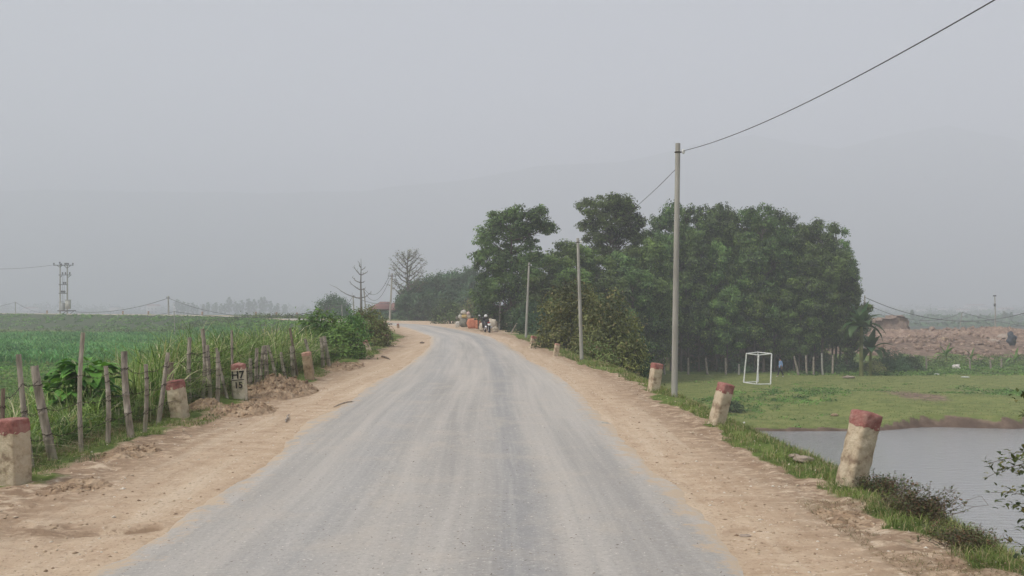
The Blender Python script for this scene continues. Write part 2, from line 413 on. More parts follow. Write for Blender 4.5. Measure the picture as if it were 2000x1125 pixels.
# ---- the road ribbon
def build_road():
    # resample centreline with step growing with distance
    seg = np.hypot(*(np.diff(CLS[:, :2], axis=0).T)); acc = np.concatenate([[0], np.cumsum(seg)])
    t = []; q = 0
    while q < acc[-1]:
        yy = np.interp(q, acc, CLS[:, 1]); t.append(q)
        q += max(.14, .012*abs(yy)) if yy > -10 else 3
    t = np.array(t); cx = np.interp(t, acc, CLS[:, 0]); cy = np.interp(t, acc, CLS[:, 1]); hw = np.interp(t, acc, CLS[:, 2])
    # smooth
    tx = np.gradient(cx, t); ty = np.gradient(cy, t); L = np.hypot(tx, ty); nx, ny = ty/L, -tx/L
    fs_ = [-1.3,-1.08,-.96,-.84,-.7,-.5,-.3,-.1,.1,.3,.5,.7,.84,.96,1.08,1.3]; cols = len(fs_); V = []; U = []
    eL = .10*fbm(t, t*0, .6, 5, 41) + .18*fbm(t, t*0+5, 4, 2, 42); eR = .10*fbm(t, t*0+9, .6, 5, 43) + .18*fbm(t, t*0+5, 5, 2, 44)
    for k in range(cols):
        f = fs_[k]; af = abs(f)
        off = f*hw + (eL if f < 0 else eR)*(1 if f > 0 else -1)*(af > .8)
        if af > .9: off = np.sign(f)*(hw + (-.10 if af < 1 else .10 if af < 1.2 else .30) + (eL if f < 0 else eR))
        x = cx+nx*off; y = cy+ny*off
        z = roadz(y, x) + (.045*(1-min(1,af)**2)+.008 if af < .9 else .006 if af < 1 else -.03 if af < 1.2 else -.14)
        z = z + .006*fbm(x, y, 2.5, 2, 61)*(1-sm(60,100,y))
        V.append(np.stack([x, y, z], -1)); U.append(np.stack([off, t], -1))
    V = np.stack(V, 1); U = np.stack(U, 1); n = len(t)
    i, j = np.meshgrid(np.arange(n-1), np.arange(cols-1), indexing='ij')
    Fr = np.stack([i*cols+j, i*cols+j+1, (i+1)*cols+j+1, (i+1)*cols+j], -1).reshape(-1, 4)
    me = build_mesh('road', V.reshape(-1, 3), [Fr], None, True)
    U = U.reshape(-1, 2)
    a = me.attributes.new('lat', 'FLOAT', 'POINT'); a.data.foreach_set('value', U[:, 0].astype(np.float32))
    a = me.attributes.new('lon', 'FLOAT', 'POINT'); a.data.foreach_set('value', U[:, 1].astype(np.float32))
    a = me.attributes.new('edge', 'FLOAT', 'POINT')
    hwv = np.repeat(hw[:, None], cols, 1).ravel(); a.data.foreach_set('value', (hwv-np.abs(U[:, 0])).astype(np.float32))
    m = mat('worn_asphalt', rough=.92, spec=.15); t_ = NT(m)
    cmb = t_.n('ShaderNodeCombineXYZ'); t_.l(t_.attr('lat'), cmb.inputs[0]); t_.l(t_.attr('lon'), cmb.inputs[1])
    def stretched(sx, sy):
        mp = t_.n('ShaderNodeMapping'); mp.inputs['Scale'].default_value = (sx, sy, 1); t_.l(cmb.outputs[0], mp.inputs[0]); return mp.outputs[0]
    p = t_.pos()
    band = t_.noise(stretched(1.5, .045), 1.0, 3, .6); band2 = t_.noise(stretched(9, .16), 1.0, 4, .65)
    fine = t_.noise(p, 30, 8, .78); mid = t_.noise(p, 1.3, 5, .6)
    c = t_.ramp(band, [(.33, (.335,.318,.298)), (.5, (.42,.393,.362)), (.66, (.50,.463,.418))])
    # darker wheel track right of the centre
    lat = t_.attr('lat')
    wt = t_.n('ShaderNodeMapRange'); wt.interpolation_type = 'SMOOTHSTEP'
    dist = t_.math('ABSOLUTE', t_.math('SUBTRACT', t_.math('ADD', lat, t_.math('MULTIPLY', t_.math('SUBTRACT', mid, .5), .25)), .68))
    t_.l(dist, wt.inputs[0]); wt.inputs[1].default_value = .05; wt.inputs[2].default_value = .33; wt.inputs[3].default_value = .75; wt.inputs[4].default_value = 0
    c = t_.mix(wt.outputs[0], c, (.295,.293,.292))
    wt2 = t_.n('ShaderNodeMapRange'); wt2.interpolation_type = 'SMOOTHSTEP'
    dist2 = t_.math('ABSOLUTE', t_.math('ADD', t_.math('ADD', lat, t_.math('MULTIPLY', t_.math('SUBTRACT', mid, .5), .4)), 1.0))
    t_.l(dist2, wt2.inputs[0]); wt2.inputs[1].default_value = .05; wt2.inputs[2].default_value = .5; wt2.inputs[3].default_value = .45; wt2.inputs[4].default_value = 0
    c = t_.mix(wt2.outputs[0], c, (.36,.355,.35))
    c = t_.mix(t_.ramp(band2, [(.48, 0.0), (.66, .25)]), c, (.56,.53,.49)); c = t_.mix(t_.ramp(band2, [(.34, .22), (.46, 0.0)]), c, (.30,.295,.29))
    pat = t_.noise(stretched(.9, .35), 1.3, 7, .75); c = t_.mix(t_.ramp(pat, [(.55, 0.0), (.66, .35)]), c, (.53,.465,.385))
    c = t_.mix(t_.ramp(mid, [(.52, 0.0), (.75, .45)]), c, (.52,.46,.385))
    c = t_.mix(t_.ramp(fine, [(.35, .75), (.45, 0.0)]), c, (.25,.238,.22))
    c = t_.mix(t_.ramp(fine, [(.56, 0.0), (.64, .7)]), c, (.64,.61,.56))
    ly = t_.math('SUBTRACT', t_.attr('lon'), 86.9)
    tl = t_.math('ABSOLUTE', t_.math('ADD', t_.math('ADD', lat, .15), t_.math('MULTIPLY', t_.math('MULTIPLY', ly, ly), .024)))
    tm = t_.n('ShaderNodeMapRange'); t_.l(tl, tm.inputs[0]); tm.inputs[1].default_value = .01; tm.inputs[2].default_value = .055; tm.inputs[3].default_value = .22; tm.inputs[4].default_value = 0
    c = t_.mix(t_.math('MULTIPLY', tm.outputs[0], t_.math('LESS_THAN', t_.attr('lon'), 92.4)), c, (.48,.455,.42))
    ed = t_.math('ADD', t_.attr('edge'), t_.math('MULTIPLY', t_.math('SUBTRACT', t_.noise(p, 2.6, 9, .8), .5), 2.2))
    e = t_.n('ShaderNodeMapRange'); t_.l(ed, e.inputs[0]); e.inputs[1].default_value = .06; e.inputs[2].default_value = .26; e.inputs[3].default_value = 1; e.inputs[4].default_value = 0
    c = t_.mix(t_.math('POWER', e.outputs[0], 1.3), c, (.52,.415,.305))
    t_.l(c, t_.b.inputs['Base Color']); t_.bump(t_.math('ADD', fine, t_.math('MULTIPLY', mid, .5)), 0.6, .015)
    me.materials.append(m)
    o = bpy.data.objects.new('road', me); C.objects.link(o); tag(o, kind='structure')
build_road()

# ---- pond water
def build_water():
    g = G(); xs = [8,95]; ys = [-40,62]
    g.add([(8,-40,-5),(95,-40,-5),(95,62,-5),(8,62,-5)], [[0,1,2,3]])
    m = mat('pond_water', (.32,.325,.325), .10, spec=.5); t = NT(m); t.b.inputs['IOR'].default_value = 1.45
    h = t.math('ADD', t.noise(t.pos((.8,2.6,1)), 1.4, 4, .6), t.math('MULTIPLY', t.noise(t.pos((1,3,1)), 5, 3), .35)); t.bump(h, .6, .08)
    o = obj('water', g, m); tag(o, kind='structure')
build_water()

# ---- far hills
def build_hills():
    m = speckled('hill_forest', (.03,.055,.03), (.06,.09,.045), .02, bump=0)
    prof = [(-1500,400),(-400,380),(0,372),(400,374),(650,376),(900,352),(1050,325),(1200,318),(1330,290),(1470,262),(1560,280),(1640,292),(1740,262),(1850,243),(1950,262),(2100,300),(2600,330),(3500,380)]
    px = np.arange(-900, 2900, 10.); top = np.interp(px, [a for a,b in prof], [b for a,b in prof]) + 5*fbm(px, px*0, 90, 4, 71)
    D = [2060,2180,2300,2440,2580,2720]; fr = [0,.35,.72,1,.9,.5]
    V = []
    for Dk, f in zip(D, fr):
        x = (px-CX)/F*Dk; z = -6 + f*((HY-top)/F*2440 + 1.8 + 6)*(1+.10*fbm(px, px*0+Dk, 60, 3, 72)*(f<1))
        V.append(np.stack([x, px*0+Dk, z], -1))
    V = np.stack(V, 0); n = len(px)
    i, j = np.meshgrid(np.arange(len(D)-1), np.arange(n-1), indexing='ij')
    Fr = np.stack([i*n+j, i*n+j+1, (i+1)*n+j+1, (i+1)*n+j], -1).reshape(-1, 4)
    g = G(); g.add(V.reshape(-1,3), Fr); o = obj('hills', g, m, smooth=True); tag(o, kind='structure')
build_hills()

# ------------------------------------------------------------------ vegetation helpers
def leaf_quads(cent, nrm, L, W, rg=rng):
    """diamond leaves; cent (n,3), nrm (n,3) preferred normals"""
    n = len(cent); nn = nrm + rg.normal(0, .42, (n, 3)); nn /= np.linalg.norm(nn, axis=1)[:, None]+1e-9
    a = np.cross(nn, rg.normal(0, 1, (n, 3))); a /= np.linalg.norm(a, axis=1)[:, None]+1e-9
    b = np.cross(nn, a); l = (L*rg.uniform(.65, 1.3, n))[:, None]/2; w_ = (W*rg.uniform(.65, 1.3, n))[:, None]/2
    V = np.stack([cent-a*l, cent-b*w_, cent+a*l, cent+b*w_], 1).reshape(-1, 3)
    return V, np.arange(n*4).reshape(-1, 4)
def crown_points(lobes, dens, sig, per, rg):
    """lobes: (x,y,z,rx,rz); clump centres in the outer shell of each lobe, leaves round each clump"""
    Cc = []; Nn = []
    for (x, y, z, rx, rz) in lobes:
        k = max(4, int(dens*(rx*rx*2+rx*rz*2)))
        u = rg.normal(0, 1, (k, 3)); u /= np.linalg.norm(u, axis=1)[:, None]
        r = rg.uniform(.45, 1.0, k)**.5
        c = np.array([x, y, z]) + u*r[:, None]*np.array([rx, rx, rz])
        Cc.append(c); Nn.append(u)
    Cc = np.concatenate(Cc); Nn = np.concatenate(Nn)
    n = len(Cc); sc = rg.uniform(.6, 1.35, n)
    off = rg.normal(0, 1, (n*per, 3)); lo = np.linalg.norm(off, axis=1)[:, None]; off = off/lo*np.minimum(lo, 1.9)
    cp = np.repeat(Cc, per, 0) + off*np.repeat(sc, per)[:, None]*np.array([sig, sig, sig*.60])
    dirn = np.repeat(Nn, per, 0)*.25 + off*np.array([.55, .55, .7]) + np.array([0, 0, .45])
    return Cc, cp, dirn
def curve_pts(a, b, sag=0., n=5, jit=0., rg=random):
    a = Vector(a); b = Vector(b); out = []
    for i in range(n+1):
        t = i/n; p = a.lerp(b, t); p.z += sag*4*t*(1-t)
        if 0 < i < n and jit: p += Vector((rg.uniform(-jit,jit), rg.uniform(-jit,jit), rg.uniform(-jit,jit)*.5))
        out.append(p)
    return out
def tree_variant(seed, h, cw, cb, leaf, dens, per, sig, tr=.13, shape='round', lobes=None, nl=12, fork=False):
    rg = np.random.default_rng(seed); rr = random.Random(seed)
    tg = G()
    if lobes is None:
        lobes = []
        for i in range(nl):
            f = (i+.5)/nl; z = cb + (h-cb)*(f**.85)*.94
            if shape == 'round': env = math.sin(math.pi*min(1, .16+.80*f))**.6
            elif shape == 'column': env = .75+.25*math.sin(math.pi*f)
            else: env = 1.05-.5*f
            a = i*2.4+rr.random(); r = cw/2*env*rr.uniform(.42, .86)
            rx = cw*.5*rr.uniform(.24, .42)*max(.6, env); rz = rx*rr.uniform(.55, .85)
            if i == nl-1: r *= .2
            lobes.append((math.cos(a)*r, math.sin(a)*r, min(z, h-rz), rx, rz))
    # trunk
    pts = [(0, 0, -.3)]; k = 6; lx = ly = 0
    for i in range(1, k+1):
        lx += rr.uniform(-.12, .12); ly += rr.uniform(-.12, .12); pts.append((lx, ly, h*.86*i/k))
    tg.tube(pts, [tr*1.15]+[tr*(1-.86*i/k) for i in range(1, k+1)], 8)
    def trunk_at(z):
        for a, b in zip(pts[:-1], pts[1:]):
            if b[2] >= z: return Vector(a).lerp(Vector(b), max(0,(z-a[2])/(b[2]-a[2])))
        return Vector(pts[-1])
    big = sorted(l[3] for l in lobes)[len(lobes)*(2 if len(lobes) > 30 else 0)//3]
    for (x, y, z, rx, rz) in lobes:
        if rx < big: continue
        z0 = max(cb*.55, z-rz-rr.uniform(.5, 2.0)*rx*.6); a = trunk_at(min(z0, h*.84))
        tg.tube(curve_pts(a, (x, y, z), -.12*rx, 4, .12), [tr*.42, tr*.34, tr*.26, tr*.16, tr*.08], 5, False)
        for q in range(4):
            u = Vector((rr.gauss(0,1), rr.gauss(0,1), rr.gauss(.4,.6))).normalized()
            tg.tube(curve_pts((x,y,z-rz*.3), Vector((x,y,z))+Vector((u.x*rx,u.y*rx,u.z*rz))*.85, 0, 2, .1), [tr*.13, tr*.08, tr*.03], 4, False)
    cc, cp, dn = crown_points(lobes, dens, sig, per, rg)
    cg = G(); cg.add(*leaf_quads(cp, dn, leaf, leaf*.5, rg))
    V, Fl = tg.arrays(); tm = build_mesh('trunk', V, Fl, M['bark'], True)
    V, Fl = cg.arrays(); cm = build_mesh('crown', V, Fl, None, False)
    return tm, cm
def plant_tree(name, label, cat, variant, loc, sc=(1,1,1), rz=0, leafm='acacia', group=None):
    t = thing(name, label, cat, loc, group, rz); t.scale = sc
    tm, cm = variant
    obj('trunk', None, parent=t, mesh=tm)
    key = (cm.name, leafm)
    if key not in plant_tree.cache:
        c2 = cm if not cm.materials else cm.copy()
        if c2.materials: c2.materials[0] = M[leafm]
        else: c2.materials.append(M[leafm])
        plant_tree.cache[key] = c2
        if c2 is cm: plant_tree.cache[(cm.name, '_own')] = leafm
    obj('crown', None, parent=t, mesh=plant_tree.cache[key])
    return t
plant_tree.cache = {}
def bush(name, label, cat, loc, rx, ry, h, leafm, leaf=.12, n=60, per=45, sig=.16, seed=1, group=None, stems=9, spike=0., low=.05):
    """shrub: foliage of many small leaves on thin stems"""
    rg = np.random.default_rng(seed); rr = random.Random(seed)
    t = thing(name, label, cat, loc, group)
    u = rg.normal(0, 1, (n, 3)); u[:, 2] = np.abs(u[:, 2])*.9+.02; u /= np.linalg.norm(u, axis=1)[:, None]
    r = rg.uniform(.30, 1.0, n)**.5 * (1+spike*rg.random(n))
    c = u*r[:, None]*np.array([rx, ry, h*.92]); c[:, 2] += h*low
    k = rg.integers(int(per*.6), int(per*1.4)+1, n); idx = np.repeat(np.arange(n), k)
    of = rg.normal(0, 1, (len(idx), 3)); cp = c[idx] + of*sig*np.array([1, 1, .8])
    cp[:, 2] = np.abs(cp[:, 2])
    g = G(); g.add(*leaf_quads(cp, u[idx]*.3+of*.5+np.array([0,0,.5]), leaf, leaf*.5, rg)); obj('foliage', g, M[leafm], t)
    s = G()
    for i in range(stems):
        e = c[rr.randrange(n)]
        s.tube(curve_pts((rr.uniform(-.25,.25)*rx, rr.uniform(-.25,.25)*ry, -.15), tuple(e), .1*h, 4, .06*rx), [.022*h**.5,.018*h**.5,.014,.010,.005], 5, False)
    obj('stems', s, M['greybark'], t); return t
def bh(px, D, top): return (CAMZ-(top-HY)/F*D-Hs((px-CX)/F*D, D))/.98
def blades(base, hgt, wid, lean, segs, rg, cup=0.0):
    """curved grass blades: base (n,3), hgt, wid (n,), lean (n,) sideways travel as a fraction of height"""
    n = len(base); az = rg.uniform(0, 2*math.pi, n); dx = np.cos(az); dy = np.sin(az)
    wa = az + math.pi/2 + rg.normal(0, .5, n); wx = np.cos(wa); wy = np.sin(wa)
    rows = []
    for k in range(segs+1):
        t = k/segs; off = lean*hgt*t**2; z = hgt*(t - .42*np.clip(lean,0,1.6)*t**2.6*.9)
        w_ = wid*(1-t**1.6)*.5*(.7+.6*t if k == 0 else 1)+.0006
        c = np.stack([base[:,0]+dx*off, base[:,1]+dy*off, base[:,2]+z], -1)
        e = np.stack([wx*w_, wy*w_, np.zeros(n)], -1)
        rows.append(c-e); rows.append(c+e)
    V = np.stack(rows, 1); m = 2*(segs+1)
    b = np.arange(n)[:, None]*m
    Fr = np.concatenate([np.concatenate([b+2*k, b+2*k+1, b+2*k+3, b+2*k+2], 1) for k in range(segs)])
    return V.reshape(-1, 3), Fr
def broad_leaf(g, base, direction, L, W, droop=.5, fold=.15, segs=5, ragged=0, rr=random):
    """one wide leaf as a folded, drooping blade with a midrib"""
    d = Vector(direction).normalized(); side = d.cross(Vector((0,0,1)))
    if side.length < .05: side = Vector((1,0,0))
    side.normalize(); V = []; Fq_ = []
    p = Vector(base)
    for k in range(segs+1):
        t = k/segs; w_ = W*.5*max(.03, math.sin(math.pi*min(1, .06+.94*t)**.8))
        if ragged: w_ *= 1-ragged*rr.random()
        up = side.cross(d).normalized()
        V += [tuple(p-side*w_+up*fold*w_), tuple(p), tuple(p+side*w_+up*fold*w_)]
        p = p + d*(L/segs); d = (d + Vector((0,0,-droop/segs*1.3))).normalized()
    for k in range(segs):
        a = 3*k; Fq_ += [[a,a+1,a+4,a+3],[a+1,a+2,a+5,a+4]]
    g.add(V, Fq_)

# ------------------------------------------------------------------ trees on the right
V1 = tree_variant(11, 15, 6.6, 4.0, .25, 6.5, 62, .31, .16, nl=24)
V2 = tree_variant(12, 15, 5.8, 2.6, .25, 6.5, 60, .31, .15, 'column', nl=26)
V3 = tree_variant(13, 14, 5.6, 3.2, .25, 6.5, 60, .30, .14, 'round', nl=22)
V4 = tree_variant(14, 11, 5.6, 1.9, .25, 6.5, 60, .31, .12, 'round', nl=20)
def tree_px(name, label, variant, hv, px, D, top, sx=1., lm='acacia', group=None, cat='tree', rz=None, sink=0.):
    b = on_ground(px, D); ztop = CAMZ-(top-HY)/F*D; sc = (ztop-b.z)/hv*1.03
    return plant_tree(name, label, cat, variant, b, (sx, sx, sc), random.uniform(0, 6.3) if rz is None else rz, lm, group)
# tree A and B built with their own crowns
def own_tree(name, label, px, D, top, lobes_px, seed, lm='acacia', tr=.18, leaf=.23, dens=13, cbf=.3, per=40):
    b = on_ground(px, D); h = CAMZ-(top-HY)/F*D - b.z; rr = random.Random(seed); lobes = []
    for (lx, ly, rx, rz) in lobes_px:
        q = P(lx, ly, D) - b; r_ = rx/F*D; lobes.append((q.x, rr.uniform(-1,1)*max(.2, 2.2-abs(q.x))*.8, q.z, r_, rz/F*D))
    more = []
    for (x, y, z, rx, rz) in lobes:
        more.append((x, y, z, rx*.84, rz*.84))
        for q in range(2): more.append((x+rr.uniform(-1,1)*rx*.85, y+rr.uniform(-1,1)*rx*.9, z+rr.uniform(-1,1)*rz*.8, rx*rr.uniform(.3,.5), rz*rr.uniform(.35,.6)))
    lobes = more
    v = tree_variant(seed, h, 5, h*cbf, leaf, dens, per, .27, tr, lobes=lobes)
    return plant_tree(name, label, 'tree', v, b, (1,1,1), 0, lm)
own_tree('broadleaf_tree', 'tall airy-crowned broadleaf tree beside the road, rising above the motorbike', 1000, 80, 397,
  [(950,460,26,24),(975,425,24,20),(1010,415,26,20),(1045,420,26,22),(1070,445,20,14),(1035,455,30,24),(990,460,28,24),(955,490,24,14),(1000,495,26,16),(1040,490,20,16),
   (945,505,20,16),(985,512,24,16),(1022,512,24,16),(948,550,20,18),(1050,510,14,12),(985,550,26,18),(1020,555,28,20),(945,585,20,18),(1052,560,18,18),(950,615,20,18),(960,530,24,18),(1000,530,30,22),(1040,540,24,22),(965,570,26,22),(1010,575,32,24),(1050,575,22,26),(975,610,26,20),(1025,615,34,26),(1060,620,16,22)], 21, tr=.2, dens=7.5, per=50)
own_tree('broadleaf_tree', 'tall tree with a lone round crown high above the thicket', 1190, 92, 374,
  [(1150,405,24,20),(1185,395,28,20),(1215,400,26,20),(1150,440,22,18),(1195,430,30,22),(1235,435,26,22),(1160,465,24,14),(1245,465,20,20),(1205,460,30,18),(1240,490,22,14),(1170,485,24,12),(1215,500,26,14),(1180,455,26,16),(1220,420,26,18),(1165,420,24,16),(1230,460,24,16),(1195,500,26,12),(1200,400,24,16)], 22, tr=.2, dens=7.5, cbf=.5, per=50)
mid = [(1075,84,498,.85),(1105,86,470,.95),(1135,88,476,.85),(1165,90,498,1.),(1210,90,490,1.),(1245,94,478,.9),(1275,90,463,.85),(1185,84,538,.95),(1060,76,538,.7),(1115,80,523,.9),(1235,86,523,.9),(1150,82,563,.8),(1270,88,538,.8)]
MIDL = ['bright young tree just right of the third thin pole, at the thicket edge','light green tree top left of the second concrete pole','dark tree crown crossed by the second concrete pole','tree under the left side of the round lone crown','green tree directly under the round lone crown','light green tree right under the round lone crown',
 'bright green tree filling the gap before the high grove block','lower tree in front of the round lone crown trunk','small tree at the foot of the airy lone tree, right side','lower front tree left of the second pole above the roadside bush','lower front tree left of the gap before the grove','lowest front tree just above the olive roadside bushes','low front tree left of the nearest concrete pole']
for i, (px, D, top, sx) in enumerate(mid):
    tree_px('young_tree', MIDL[i], V4, 11, px, D, top, sx, 'acacia2' if i in (0,1,5,6,2,3,9) else 'acacia', 'lower trees in the thicket')
grove = [(1318,101,392,.82,1),(1345,100,398,.85,3),(1375,102,404,.85,2),(1405,102,398,.9,1),(1432,102,428,.85,3),(1460,101,408,.9,1),(1492,99,402,.92,2),(1520,102,410,.9,1),(1545,102,418,.8,3),
  (1575,100,440,.85,2),(1604,99,428,.85,1),(1632,102,437,.85,3),(1300,103,420,.75,2),(1330,99.5,470,.8,4),(1365,100,500,.85,4),(1400,99.5,470,.85,4),(1440,100,505,.85,4),(1475,99.5,492,.85,4),(1512,100,470,.85,4),
  (1550,99.5,470,.85,4),(1590,100,500,.85,4),(1625,99.5,478,.8,4),(1650,101,495,.62,4),(1655,99,540,.75,4),(1310,100,560,.8,4),(1395,106,420,.9,2),(1500,106,430,.9,2),(1420,98.5,560,.7,4),(1560,98.5,560,.7,4)]
VV = {1:(V1,15),2:(V2,15),3:(V3,14),4:(V4,11)}
for i, (px, D, top, sx, v) in enumerate(grove):
    SKY = 'skyline grove tree, %s from the left end of the high grove block'
    special = {j: SKY % ORD[j] for j in range(1, 11)}; special.update({j: 'lower front grove tree, %s from the nearest concrete pole' % ORD[j-13] for j in range(13, 22)})
    special.update({12: 'pale-edged grove tree just left of the nearest concrete pole', 22: 'small ragged tree at the right outer edge of the grove', 23: 'lowest ragged tree at the right outer edge of the grove above the banana', 24: 'lowest front tree just left of the nearest concrete pole', 27: 'short bushy tree at the grove foot left of the goal', 28: 'short bushy tree at the grove foot right of the walking person'})
    special.update({11:'tall tree at the right end of the grove, its ragged side over the banana plant', 0:'tall grove tree directly behind the big concrete pole, left end of the high block'})
    tree_px('grove_tree', special.get(i, 'dark green tree inside the dense grove behind the football field'), VV[v][0], VV[v][1], px, D, top, sx*1.02,
        'acacia2' if i in (14,15,16,17,18,19,20,21,26,27,28,5,9) else 'acacia', 'trees of the dense grove')
# understorey shrubs at the grove edge
for i in range(15):
    px = 1250+i*29+random.uniform(-8,8); D = random.uniform(98,104)
    bush('undergrowth_shrub', 'low dark shrub in the shade at the grove foot, %s of fifteen from the left' % (ORD+['fourteenth','fifteenth'])[i], 'shrub', on_ground(px, D), random.uniform(.9,1.5), 1.0, random.uniform(1.2,2.9), 'darkbush', .22, 30, 34, .28, 300+i, 'shrubs under the grove', stems=4)
# dark back of the thicket (second storey, fills gaps between trunks)
for i, px in enumerate((1085,1130,1180,1225,1265,1300,1350,1400,1450,1500,1550,1600,1640)):
    tree_px('grove_tree', 'dark green tree inside the dense grove behind the football field' if px > 1290 else 'dark tree deep in the back of the thicket beyond the roadside bush', V4, 11, px, 112, 545+random.uniform(-15,15), 1.15, 'bamboo', 'trees of the dense grove' if px > 1290 else 'trees at the back of the thicket')

# bamboo mass beyond the bend
def bamboo_clump(px, D, top, wpx, seed, label):
    b = on_ground(px, D); h = CAMZ-(top-HY)/F*D - b.z; rr = random.Random(seed); rg = np.random.default_rng(seed); W_ = wpx/F*D
    t = thing('bamboo_clump', label, 'bamboo', b, 'bamboo clumps beyond the bend'); s = G(); cp = []; dn = []
    for i in range(34):
        a = rr.uniform(0, 6.28); r = W_/2*rr.uniform(.35, 1.0); hh = h*rr.uniform(.72, 1.0)*(1-.22*(r/(W_/2))**2)
        b0 = Vector((math.cos(a)*r*.25, math.sin(a)*r*.25, 0)); pts = []
        for k in range(8):
            q = k/7; pts.append(b0 + Vector((math.cos(a)*r*q**2.2, math.sin(a)*r*q**2.2, hh*(1.25*q-.25*q**4 if q < .9 else .985-.1*(q-.9)))))
        s.tube(pts, [.05,.05,.045,.04,.035,.025,.015,.008], 5, False)
        for k in range(2, 8):
            for j in range(12):
                c = pts[k] + Vector((rr.gauss(0,.45), rr.gauss(0,.45), rr.gauss(-.15,.4)))
                of = rg.normal(0,.2,(8,3)); cp.append(np.array(c)+of*np.array([1,1,1.3])); dn.append(of*3+np.array([math.cos(a)*.3, math.sin(a)*.3, .6]))
    cp = np.concatenate(cp); cp[:,2] = np.maximum(cp[:,2], .05); g = G(); g.add(*leaf_quads(cp, np.concatenate(dn), .42, .16, rg))
    obj('culms', s, M['bark'], t); obj('foliage', g, M['bamboo'], t)
for i, (px, D, top, wpx) in enumerate([(815,142,558,58),(838,146,540,60),(868,150,530,70),(900,146,532,66),(925,150,520,50),(935,138,545,50),(850,135,575,60),(890,134,568,60),(922,128,580,50),(800,138,580,36)]):
    bamboo_clump(px, D, top, wpx, 60+i, ['hazy bamboo clump at the left, just right of the tall bare tree','hazy bamboo clump, second from the left in the dark mass beyond the bend','middle bamboo clump forming the rounded top of the dark mass beyond the bend','bamboo clump right of the rounded top of the dark mass','tallest feathered bamboo clump, its tip highest of the dark mass beyond the bend',
   'bamboo clump at the right end, touching the lone airy tree','lower front bamboo clump above the sandy bend','lower front bamboo clump behind the rounded green roadside bush','lowest bamboo clump right behind the scrap sacks','lowest bamboo clump at the trunk of the tall bare tree'][i])

# roadside bushes
bush('roadside_bush', 'big rounded yellow green bush below the second concrete pole on the right bank', 'bush', on_ground(1120, 45), 1.75, 1.6, 3.6, 'scrubleaf', .15, 260, 42, .20, 1)
bush('roadside_bush', 'taller shaggy olive bush right of the second pole, sloping down the bank', 'bush', on_ground(1190, 43), 1.5, 1.4, 3.9, 'scrubleaf', .15, 230, 42, .20, 2)
bush('roadside_bush', 'dark low bush at the foot of the bank where the thicket meets the field', 'bush', on_ground(1222, 46), 1.4, 1.3, 3.0, 'darkbush', .15, 150, 42, .20, 3)
bush('roadside_bush', 'small low bush at the base of the leaning second concrete pole', 'bush', on_ground(1165, 36.5), .8, .6, .9, 'brownbush', .09, 70, 40, .12, 4)
bush('roadside_bush', 'dark green bush behind the third thin pole beside the road', 'bush', on_ground(1060, 68), 1.6, 1.3, 2.3, 'darkbush', .2, 90, 42, .24, 5)
bush('roadside_bush', 'green rounded bush at the road edge left of the scrap bags', 'bush', on_ground(875, 112), 1.7, 1.4, 2.9, 'acacia', .24, 90, 42, .28, 6)
bush('roadside_bush', 'yellowish brushwood behind the orange sacks', 'bush', on_ground(925, 104), 1.5, 1.0, 2.8, 'brownbush', .2, 60, 40, .26, 7)
bush('roadside_bush', 'drooping big-leaved small tree over the motorbike', 'small tree', on_ground(957, 84), 1.0, 1.0, 3.0, 'bamboo', .30, 30, 26, .24, 8, low=.35)
bush('roadside_bush', 'dense dark thicket bush under the lone airy tree, right of the motorbike', 'bush', on_ground(1006, 81), 1.8, 1.3, 3.0, 'darkbush', .2, 120, 42, .26, 9)
bush('roadside_bush', 'dark bush between the leaning plank and the third thin pole', 'bush', on_ground(1035, 74), 1.6, 1.2, 2.2, 'darkbush', .2, 90, 42, .24, 10)
# left bushes
bush('hedge_bush', 'bright green leafy bush at the far end of the bamboo fence', 'bush', on_ground(628, 36), 1.0, 1.0, bh(628,36,612), 'greenbush', .15, 120, 34, .17, 21, spike=.25)
bush('hedge_bush', 'bright green bush low beside the last stakes', 'bush', on_ground(660, 35), .9, .9, bh(660,35,632), 'greenbush', .12, 110, 38, .15, 22)
bush('hedge_bush', 'large olive brown twiggy bush behind the leaning red-topped stone', 'bush', on_ground(716, 46), 1.0, 1.1, bh(716,46,598), 'brownbush', .11, 190, 46, .15, 23)
bush('hedge_bush', 'broadleaf bush on the slope left of the olive brown bush', 'bush', on_ground(690, 42), .7, .8, bh(690,42,602), 'greenbush', .12, 110, 40, .15, 24)
bush('hedge_bush', 'low scrubby bush near the bend with red-topped stone beside it', 'bush', on_ground(741, 55), .6, .9, bh(741,55,628), 'brownbush', .12, 90, 38, .14, 25)
bush('dome_tree', 'dense dome-shaped dark tree on the dike left of the bare trees', 'tree', on_ground(650, 165), 2.8, 2.4, 3.6, 'bamboo', .36, 120, 44, .42, 26)

